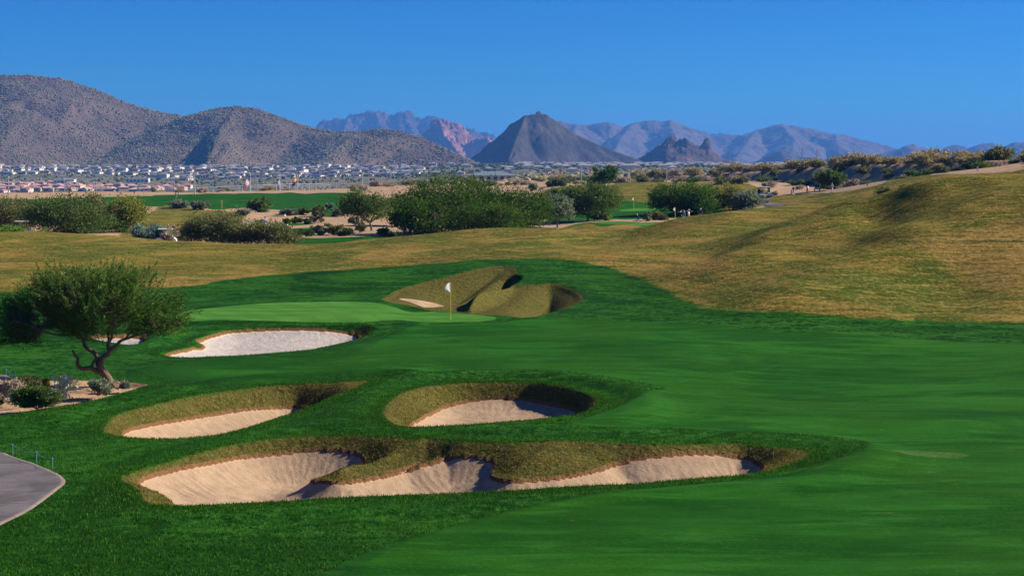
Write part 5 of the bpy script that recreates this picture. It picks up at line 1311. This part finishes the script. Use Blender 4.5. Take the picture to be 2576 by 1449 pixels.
def flagpole(label, u, d, vtop, vbot, fl, fw, fh, mat, droop=.55):
    x, y, z = gd(u, d); top = float(at(u, vtop, d)[2])-z
    r = empty('flagpole', (x, y, z), .6, label, 'flagpole', 'flagpoles beyond the driving range')
    join('pole', [cyl((0,0,-.3), .16, top+.3, 10, r2=.09)], m_metal, r); join('finial', [cyl((0,0,top), .16, .25, 8, r2=.04)], m_metal, r)
    nu, nv = 16, 12; V, fu, fv = [], [], []
    for j in range(nv):
        for i in range(nu):
            q = i/(nu-1); t = j/(nv-1)
            V.append((-fw*q*(1-.35*droop), .22*fw*math.sin(q*7+t*2)*q*.5, top-.4-t*fh-q*fw*droop-.05*fw*math.sin(q*9))); fu.append(q); fv.append(t)
    i = np.arange(nu*nv).reshape(nv, nu); Q = np.stack([i[:-1,:-1], i[:-1,1:], i[1:,1:], i[1:,:-1]], -1).reshape(-1,4)
    me = new_mesh('flag', np.array(V), Q, True, dict(fu=fu, fv=fv), [mat])
    o = add_obj('flag', me, r); sm = o.modifiers.new('t', 'SOLIDIFY'); sm.thickness = .03
flagpole('flagpole with the large drooping striped flag with starred blue corner', 631, 640, 436, 474, 1, 4.6, 3.0, flag_mat('striped_flag', None, 'stripes'), .95)
flagpole('flagpole with a limp white and red flag', 705, 640, 443, 474, 1, 1.6, 3.4, flag_mat('plain_flag', None, 'plain'), 1.6)
flagpole('flagpole with the flag of red and gold rays over blue', 750, 640, 441, 470, 1, 3.0, 2.3, flag_mat('ray_flag', None, 'rays'), .7)
# ---- tall poles of the range and along the road
def pole(label, u, vt, vb, d, r0, group='tall poles around the driving range', name='net_pole'):
    x, y, z = gd(u, d); top = float(at(u, vt, d)[2])
    r = empty(name, (x, y, z), 0, label, 'pole', group)
    join('shaft', [cyl((0,0,-.3), r0*.75, top-z+.3, 8, r2=r0*.55)], m_pole, r); join('cap', [cyl((0,0,top-z), r0*1.4, .2, 8)], m_metal, r)
def near_of(u):
    for a, b in ((60,'at the left edge'),(130,'over the pink roofed houses'),(260,'below the big brown hill'),(420,'left of the driving range dirt'),(560,'left of the striped flag'),(640,'beside the striped flag'),(760,'between the three flags'),(960,'right of the three flags'),(1300,'before the desert plain'),(1500,'near the lone small tree'),(9999,'on the bank at the right')):
        if u < a: return b
for i, (u, vt, vb, d, r0) in enumerate(((24,446,503,470,.20),(37,455,485,620,.10),(40,452,485,640,.08),(165,450,488,560,.16),(239,460,484,640,.11),(245,458,482,660,.11),(440,446,480,640,.10),(434,452,478,680,.08),
     (491,438,489,500,.24),(589,452,476,640,.10),(602,451,483,600,.14),(648,451,479,600,.14),(784,455,474,620,.12),(847,445,470,680,.09),(912,437,467,600,.20),(993,432,449,800,.14),(1042,438,452,760,.14),
     (1461.7,420,440,640,.22),(1676,422,449,600,.2),(1490,425,438,760,.08),(1880,424,440,560,.08),(928,412,440,900,.11),(955,412,440,900,.1),(982,414,440,900,.1),(1120,412,436,900,.1),(1168,408,434,950,.1),(1298,420,434,900,.1),(1330,410,432,980,.1))):
    pole(('thick pale' if r0 > .18 else 'pale' if r0 > .11 else 'thin grey')+' pole %s, %s' % (near_of(u), 'standing nearest' if d < 520 else 'reaching to v' and ('shorter one' if i%3 == 0 else 'taller one' if i%3 == 1 else 'middle sized one')), u, vt, vb, d, r0)
# marker posts on the dark bank and range
for i, (u, v, h, lab) in enumerate((( *RR(962,205), 11,'white marker post on the bank, leftmost of three'),(*RR(1272,215),11,'white marker post on the bank, middle of three'),(*RR(1376,240),12,'white marker post on the bank, rightmost of three'),
     (*R4(180,735),9,'small white post left of the tree on the bank'),(*R4(327,735),9,'small white post nearer the tree on the bank'),(*R4(2048,640),14,'white post among golden bushes near the hill top'),(*R4(2155,680),11,'thick cream post at the top of the tan hill'),
     (*R4(1352,745),12,'blue grey post at the foot of the bank'),(*R4(1152,815),11,'dark stump like post beside the grey twiggy tree'),(*RL(2283,482),8,'orange and white yardage post on the left of the range'),(*RL(2316,470),9,'white yardage post on the left of the range'),
     (*RM(668,655),20,'yellow brown pole standing before the driving range'),(*RM(860,660),9,'thin green stake before the driving range'))):
    x, y, z = gp(u, v, 184); h_ = h/F*y
    r = empty('marker_post', (x, y, z), 0, lab, 'post', 'marker posts about the course')
    mt = m_yellow if 'yellow brown' in lab or 'orange' in lab else m_wood if 'dark' in lab else m_teal if 'blue' in lab or 'green' in lab else m_white
    join('shaft', [box((0,0,h_/2-.1), (.0006*y+.05,.12,h_+.2))], mt, r); join('cap', [box((0,0,h_+.03), (.0006*y+.1,.16,.06))], m_white, r)
# range tee markers: little white balls
for u, v, lab in ((*RM(1486,742), 'white tee marker on the upper tee strip'), (*RM(2105,738), 'white tee marker beyond the upper tee strip'), (*RM(1290,880), 'white tee marker at the middle tee strip'), (*RM(1520,878), 'white stone by the middle tee strip')):
    x, y, z = gp(u, v, 184); an = cyl((0,0,0), .22, .3, 10, r2=.12); r = empty('tee_marker', (x, y, z), 0, lab, 'tee marker', 'white tee markers'); join('ball', [an], m_white, r); join('base', [cyl((0,0,-.04), .26, .05, 10)], m_white, r)
# pipe rail fence in front of the town
r = empty('rail_fence', (0,0,0), 0, 'long pale pipe rail fence running before the town and the flags', 'fence')
pts = []
for u, v, d in ((300,487,640),(428,477,640),(520,472,645),(622,467.5,650),(690,465,655),(757,463,660),(830,465,665)):
    pts.append(at(u, v, d))
V, Q = tubes([([p_ for p_ in pts], .14, .14, 6)]); add_obj('rail', new_mesh('rail', V, Q, True, None, [m_metal]), r)
V, Q = tubes([([p_-np.array([0,0,.75]) for p_ in pts], .07, .07, 6)]); add_obj('rail', new_mesh('rail', V, Q, True, None, [m_metal]), r)
for i in range(26):
    f = i/25*(len(pts)-1.001); a = int(f); q = pts[a]+(pts[a+1]-pts[a])*(f-a); zz = gz(q[0], q[1])
    join('post', [cyl((q[0], q[1], zz-.2), .09, q[2]-zz+.25, 6)], m_metal, r)
# ---- white building with hip roof
m_roof = plain('blue_grey_roof', (.16,.20,.24), .6, .1, .3); m_wall = plain('white_wall', (.78,.80,.78), .7, .05, .3)
M_win = plain('dark_window', (.03,.04,.05), .2, .1)
x, y, z = gd(1240, 800); k = 800/F
b = empty('clubhouse', (x, y, z), 0, 'low white building with wide blue grey hip roof among the desert bushes', 'building')
x0, x1 = (1180-1240)*k, (1296-1240)*k; ev = float(at(1240, 441, 800)[2])-z; rt = float(at(1240, 431.5, 800)[2])-z; dp = 16
join('wall', [box(((x0+x1)/2, dp/2, ev/2-.3), (x1-x0-1.2, dp-1.2, ev+.6))], m_wall, b)
V = np.array([(x0-1.6,-1,ev-.2),(x1+.6,-1,ev-.2),(x1+.6,dp+1,ev-.2),(x0-1.6,dp+1,ev-.2),(x0+7,dp*.5,rt),(x1-8,dp*.5,rt),(x0-1.6,-1,ev-.5),(x1+.6,-1,ev-.5),(x1+.6,dp+1,ev-.5),(x0-1.6,dp+1,ev-.5)])
join('roof', [(V, np.array([(0,1,5,4),(2,3,4,5),(0,6,7,1),(1,7,8,2),(2,8,9,3),(3,9,6,0),(6,9,8,7)]), np.array([(1,2,5),(3,0,4)]))], m_roof, b)
for i in range(6): w_ = join('window', [box((x0+3+i*(x1-x0-6)/5, .56, ev*.62), (1.8,.1,1.3))], M_win, b)
# ---- floodlights leaning over the desert strip
m_or = plain('orange_lamp_housing', (.80,.32,.16), .6, .1)
for i, (uh, vh, ub_, vb_, lab) in enumerate(((*RQ(150,237),*RQ(215,285),'leftmost orange headed lamp of the trio before the plain'),(*RQ(268,240),*RQ(225,285),'middle orange headed lamp of the trio before the plain'),(*RQ(378,240),*RQ(320,290),'right orange headed lamp of the trio before the plain'),(*RQ(885,217),*RQ(835,265),'orange headed lamp just left of the lone small tree'),
      (*RQ(1755,178),*RQ(1820,215),'orange headed lamp right of the lone small tree'),(*R4(1510,560),*R4(1560,590),'orange headed lamp over the golden bushes, left one'),(*R4(1892,560),*R4(1840,600),'orange headed lamp over the golden bushes, middle one'),(*R4(2390,530),*R4(2430,550),'orange headed lamp over the golden bushes, right one'),(*R4(1105,592),*R4(1160,640),'slanting orange headed lamp above the dark bank'))):
    d = 560; x, y, z = gd(ub_, d); hd = at(uh, vh, d)-np.array([x, y, z])
    r = empty('leaning_lamp', (x, y, z), 0, lab, 'lamp', 'orange headed lamps')
    V, Q = tubes([([(0,0,-.5),(hd[0]*.5,0,hd[2]*.55),tuple(hd)], .10, .07, 6)]); add_obj('arm', new_mesh('arm', V, Q, True, None, [m_wood]), r)
    join('lamp_head', [cyl((hd[0], 0, hd[2]-.2), .55, .5, 10, r2=.25), box((hd[0], 0, hd[2]+.4), (1.3,.6,.25))], m_or, r)

# ------------------------------------------------------------------ the town
def rock_wall(name, cols):
    s = Sh(name); c = s.mix(s.ss(s.rnd(), .2, .8), *cols); return s.done(c, .85)
W_a = rock_wall('stucco_cream', ((.62,.53,.42),(.80,.75,.66))); W_b = rock_wall('stucco_tan', ((.50,.38,.28),(.68,.54,.42)))
R_g = rock_wall('roof_tile_grey', ((.13,.12,.13),(.26,.24,.23))); R_far = rock_wall('roof_tile_far', ((.24,.215,.20),(.34,.31,.28))); R_p = rock_wall('roof_tile_pink', ((.36,.19,.16),(.50,.33,.27)))
def hip(w, dpt, ev, rt, o=.6, cx=0, cy=0):
    i = min(w, dpt)*.5
    V = np.array([(-w/2-o,-dpt/2-o,ev),(w/2+o,-dpt/2-o,ev),(w/2+o,dpt/2+o,ev),(-w/2-o,dpt/2+o,ev),(-w/2+i,0,rt),(w/2-i,0,rt),(-w/2-o,-dpt/2-o,ev-.25),(w/2+o,-dpt/2-o,ev-.25),(w/2+o,dpt/2+o,ev-.25),(-w/2-o,dpt/2+o,ev-.25)])+np.array([cx,cy,0])
    return V, np.array([(0,1,5,4),(2,3,4,5),(0,6,7,1),(1,7,8,2),(2,8,9,3),(3,9,6,0),(6,9,8,7)]), np.array([(1,2,5),(3,0,4)])
def gable(w, dpt, ev, rt, cx, cy, o=.5):
    V = np.array([(-w/2-o,-dpt/2-o,ev),(w/2+o,-dpt/2-o,ev),(w/2+o,dpt/2,ev),(-w/2-o,dpt/2,ev),(0,-dpt/2-o,rt),(0,dpt/2,rt)])+np.array([cx,cy,0])
    return V, np.array([(0,3,5,4),(1,4,5,2),(0,1,2,3)]), np.array([(0,4,1),(3,2,5)])
def house(kind):
    wm, rm = (W_a, R_g) if kind < 3 else (W_b, R_p)
    r = empty('house', (0,-60,-8), 0, 'x', 'house', 'houses of the town below the hills')
    w, dp, h = ((16,13,3.2),(14,14,5.8),(19,12,3.2),(17,13,3.2),(14,13,5.4))[kind]
    wing = (w*.28, -dp/2-2.4)
    join('wall', [box((0,0,h/2-.8), (w,dp,h+1.6)), box((wing[0], wing[1], 1.4-.8), (7,5,2.8+1.6))], wm, r)
    gab = gable(7, 6, 2.85, 5.0, wing[0], wing[1]+.4)
    join('roof', [hip(w, dp, h+.02, h+2.7), gab], rm, r)
    join('gable_wall', [(np.array([(-3.4,0,2.7),(3.4,0,2.7),(0,0,4.75),(-3.4,.12,2.7),(3.4,.12,2.7),(0,.12,4.75)])+np.array([wing[0], wing[1]-2.66,0]), np.array([(0,1,4,3),(1,2,5,4),(2,0,3,5)]), np.array([(0,2,1),(3,4,5)]))], wm, r)
    join('garage_door', [box((wing[0], wing[1]-2.55, 1.2), (5,.15,2.3))], m_wall if kind%2 else W_b, r)
    for i in range(2): join('window', [box((-w*.32+i*w*.24, -dp/2-.04, h*.55), (1.8,.12,1.5))], M_win, r)
    join('window', [box((w/2+.04, 0, h*.55), (.12,2.0,1.5))], M_win, r)
    return r
houses = [house(k) for k in range(5)]; used_h = [False]*5; nh = 0
g_ = np.random.default_rng(17)
ROOF = ('grey hip roofed cream house','two storey cream house with grey roof','long cream house with grey roof','pink tiled tan house','two storey tan house with pink roof')
def zone_txt(u, row):
    return ('at the left edge','below the big summit','below the big slope','below the saddle','below the second hill','below the third hill','at the right tail')[min(6, int(u//160))]+row
def put_house(k, u, d, lab):
    global nh
    x = (u-1288)/F*d; z = gz(x, d); rz = g_.uniform(-.5, .5)+g_.choice((0, 0, math.pi/2, -math.pi/2, math.pi))
    if not used_h[k]: h = houses[k]; h.location = (x, d, z); h.rotation_euler = (0,0,rz); h['label'] = lab; used_h[k] = True
    else: dup(houses[k], (x, d, z), rz, g_.uniform(.9, 1.15), lab)
    nh += 1
rows = [(3260,-30,1040,27,0,', top row'),(3140,-30,1060,27,1,', second row'),(3020,-30,1100,27,0,', third row'),(2900,-30,1080,27,1,', fourth row'),(2790,380,1090,28,0,', fifth row'),
        (2690,430,1060,30,0,', lowest grey row'),(2560,-30,190,27,3,', upper pink row'),(2480,-30,330,27,3,', second pink row'),(2410,-30,480,28,3,', third pink row'),(2345,-30,460,29,3,', lowest pink row')]
for d, u0, u1, st, kk, txt in rows:
    u = u0+g_.uniform(0, 10)
    while u < u1 and nh < 295:
        k = (int(g_.choice((0,2,0,2,0,1))) if kk < 3 else int(g_.choice((3,3,4))))
        dd = d+g_.uniform(-22, 22)+30*math.sin(u/90)
        if g_.random() > .05: put_house(k, u, dd, '%s %s' % (ROOF[k], zone_txt(max(u,0), txt)))
        u += st*g_.uniform(.8, 1.25)
print('houses', nh)
# the far houses of the plain, past the three hundred largest
parts = []; 
Vw, Qw, Vr, Qr, ow, orf = [], [], [], [], 0, 0
for i in range(300):
    if i < 200: u, d = g_.uniform(1290, 2260), g_.uniform(2000, 4600)
    elif i < 290: u, d = g_.uniform(2150, 2620), g_.uniform(3200, 7600)
    else: u, d = g_.uniform(880, 1300), g_.uniform(2200, 3500)
    x = (u-1288)/F*d; w, dp, h = g_.uniform(9, 22), g_.uniform(9, 14), g_.uniform(3.4, 6)
    z = float(base(np.array([x]), np.array([d]))[0])
    V, Q = box((x, d, z+h/2), (w, dp, h)); Vw.append(V); Qw.append(Q+ow); ow += 8
    V, Q, T_ = hip(w, dp, h, h+2.2); Vr.append(V+np.array([x, d, z])); Qr.append(Q+orf); orf += len(V)
o = add_obj('far_houses', new_mesh('far_houses', np.concatenate(Vw+Vr), [np.concatenate([np.concatenate(Qw), np.concatenate(Qr)+ow])], False, None, [W_a, R_far], [0]*(len(Qw)*6)+[1]*(len(Qr)*7)))
tag(o, 'pale specks of the farthest houses spread over the plain below the mountains', kind='stuff')
# garden trees between the houses
n = 900; d = g_.uniform(2330, 3300, n); u = g_.uniform(-60, 1120, n); x = (u-1288)/F*d; z = base(x, d); rr = g_.uniform(1.6, 3.4, n)
M_gard = scrub_mat('garden_green', (.03,.06,.02), (.07,.10,.035), (.10,.12,.05))
blobs('garden_trees', np.stack([x, d, z+1.4], 1), np.stack([rr, rr, rr], 1), M_gard, 'small dark garden trees scattered between the houses of the town')
n = 1500; d = g_.uniform(2400, 4600, n); u = g_.uniform(1000, 2650, n); x = (u-1288)/F*d; z = base(x, d); rr = g_.uniform(1.8, 4.0, n)
blobs('garden_trees', np.stack([x, d, z+1.2], 1), np.stack([rr*1.4, rr, rr], 1), M_gard, 'dark trees of the far plain between the pale specks of houses')
# long low white buildings between the two parts of the town
for u, d, w_, lab in ((348, 2620, 38, 'long white flat building above the pink roofs, right one'), (165, 2610, 34, 'long flat white building above the pink roofs, left one')):
    x, y, z = gd(u, d); r = empty('hall', (x, y, z), .05, lab, 'building')
    join('wall', [box((0,0,2.5), (w_,14,6.6))], m_wall, r); join('roof', [box((0,0,6.0), (w_+1.5,15.5,.5))], m_wall, r)
    for i in range(6): join('window', [box((-w_*.4+i*w_*.16,-7.04,2.4), (3.2,.12,2.2))], M_win, r)
# towers and huts on the far ridge
def mast(label, u, vb, vt, d):
    p = at(u, vb, d); h = (vb-vt)*d/F
    r = empty('radio_mast', p, 0, label, 'mast', 'radio masts on the far ridge'); join('mast_pole', [cyl((0,0,-25), 2.2, h+25, 6, r2=1.0)], m_metal, r); join('antenna', [box((0,0,h*.75), (7,3,4)), box((0,0,h*.5), (9,3,3))], m_white, r)
mast('taller radio mast on the ridge behind the spired hill', 1813, 340, 325, 12200); mast('shorter radio mast beside the white station on the ridge', 1832, 340, 330, 12200); mast('thin radio mast on the ridge, right pair', 1888, 345, 335, 12200)
for u, v, w_, h_, lab in ((1812, 340, 26, 14, 'white station building on the ridge below the masts'), (1795, 341, 18, 9, 'small white hut left of the station on the ridge'), (1892, 344, 22, 9, 'white hut on the ridge, right one')):
    p = at(u, v, 12050); r = empty('station', p, 0, lab, 'building'); join('wall', [box((0,0,-8), (w_,16,h_+24))], m_wall, r); join('roof', [box((0,0,h_/2+4.6), (w_+4,20,2))], m_wall, r)
# lattice power pylons
m_py = plain('pylon_steel', (.22,.24,.26), .6, .1)
def pylon(label, u, vb, vt, d):
    x, y, z = gd(u, d); top = float(at(u, vt, d)[2])-z; w_ = top*.12
    r = empty('power_pylon', (x, y, z), 0, label, 'pylon', 'power pylons on the plain'); L = []
    for sx in (-1,1):
        for sy in (-1,1): L.append(([(sx*w_,sy*w_,-1),(sx*w_*.4,sy*w_*.4,top*.6),(0,0,top)], .32, .2, 4))
    for i in range(6):
        a = i/6*.6; b_ = (i+1)/6*.6; wa, wb = w_*(1-a), w_*(1-b_)
        L.append(([(-wa,-wa,top*a),(wb,-wb,top*b_)], .18, .18, 3)); L.append(([(wa,-wa,top*a),(-wb,-wb,top*b_)], .18, .18, 3))
    V, Q = tubes(L); add_obj('lattice', new_mesh('lattice', V, Q, False, None, [m_py]), r)
    join('crossarm', [box((0,0,top*f), (top*.34,.5,.5)) for f in (.68,.8,.92)], m_py, r)
for u, vt, d, lab in ((2016,372,3400,'power pylon before the left part of the long range'),(2053,375,3500,'power pylon right of the first one'),(2128,378,3600,'power pylon before the middle of the long range'),(2260,379,3700,'power pylon before the right end of the long range'),(2480,385,3500,'power pylon before the small bluish hills'),(1700,380,3600,'power pylon before the spired hill'),(1340,385,3300,'power pylon before the pyramid mountain'),(1590,384,3500,'power pylon between the pyramid and the spired hill'),(1830,380,3600,'power pylon right of the spired hill')):
    pylon(lab, u, 410, vt, d)
# ------------------------------------------------------------------ camera, sun, sky, haze
cam = bpy.data.cameras.new('camera'); co = bpy.data.objects.new('camera', cam); C.objects.link(co)
cam.sensor_width = 36; cam.lens = 36*F/2576; cam.clip_end = 90000; cam.clip_start = .5
co.location = (0, 0, CAMZ); co.rotation_euler = (R(90)-TH, 0, 0)
SC.camera = co
sl = bpy.data.lights.new('sun', 'SUN'); so = bpy.data.objects.new('sun', sl); C.objects.link(so)
sl.energy = 4.8; sl.angle = R(.5); sl.color = (1.0, .90, .76)
so.rotation_euler = SUN.to_track_quat('Z', 'Y').to_euler()
so.location = (0, 0, 400)
w = bpy.data.worlds.new('World'); SC.world = w; w.use_nodes = True
nt = w.node_tree; nt.nodes.clear()
sk = nt.nodes.new('ShaderNodeTexSky'); sk.sky_type = 'NISHITA'; sk.sun_disc = False
sk.sun_elevation = math.asin(SUN.z); sk.sun_rotation = math.atan2(SUN.x, SUN.y)
sk.altitude = 1500; sk.air_density = 1.0; sk.dust_density = 0.15; sk.ozone_density = 3.5
hs = nt.nodes.new('ShaderNodeHueSaturation'); hs.inputs['Saturation'].default_value = 1.3
bg = nt.nodes.new('ShaderNodeBackground'); bg.inputs[1].default_value = .06
wo = nt.nodes.new('ShaderNodeOutputWorld')
nt.links.new(sk.outputs[0], hs.inputs['Color']); 
tn = nt.nodes.new('ShaderNodeMix'); tn.data_type = 'RGBA'; tn.blend_type = 'MULTIPLY'; tn.inputs[0].default_value = 1; tn.inputs[7].default_value = (.095, .46, .88, 1)
nt.links.new(hs.outputs[0], tn.inputs[6]); nt.links.new(tn.outputs[2], bg.inputs[0]); nt.links.new(bg.outputs[0], wo.inputs[0])
if HAZE:
    hm = bpy.data.materials.new('haze_air'); hm.use_nodes = True; t = hm.node_tree; t.nodes.clear()
    ho = t.nodes.new('ShaderNodeOutputMaterial'); pv = t.nodes.new('ShaderNodeVolumePrincipled')
    pv.inputs['Color'].default_value = (.12, .37, .95, 1); pv.inputs['Density'].default_value = HAZE; pv.inputs['Anisotropy'].default_value = .1
    t.links.new(pv.outputs[0], ho.inputs['Volume'])
    x0, x1, y0, y1, z0, z1 = -64000, 64000, -200, 26500, -90, 490
    Vh = [(x, y, z) for x in (x0, x1) for y in (y0, y1) for z in (z0, z1)]
    o = add_obj('haze', new_mesh('haze', Vh, np.array([(0,1,3,2),(4,6,7,5),(0,4,5,1),(2,3,7,6),(0,2,6,4),(1,5,7,3)]), False, None, [hm]))
    tag(o, kind='stuff')
SC.view_settings.view_transform = 'Standard'; SC.view_settings.look = 'None'; SC.view_settings.exposure = EXPO; SC.view_settings.gamma = 1
SC.cycles.max_bounces = 4; SC.cycles.diffuse_bounces = 2; SC.cycles.transparent_max_bounces = 8
SC.cycles.use_denoising = True
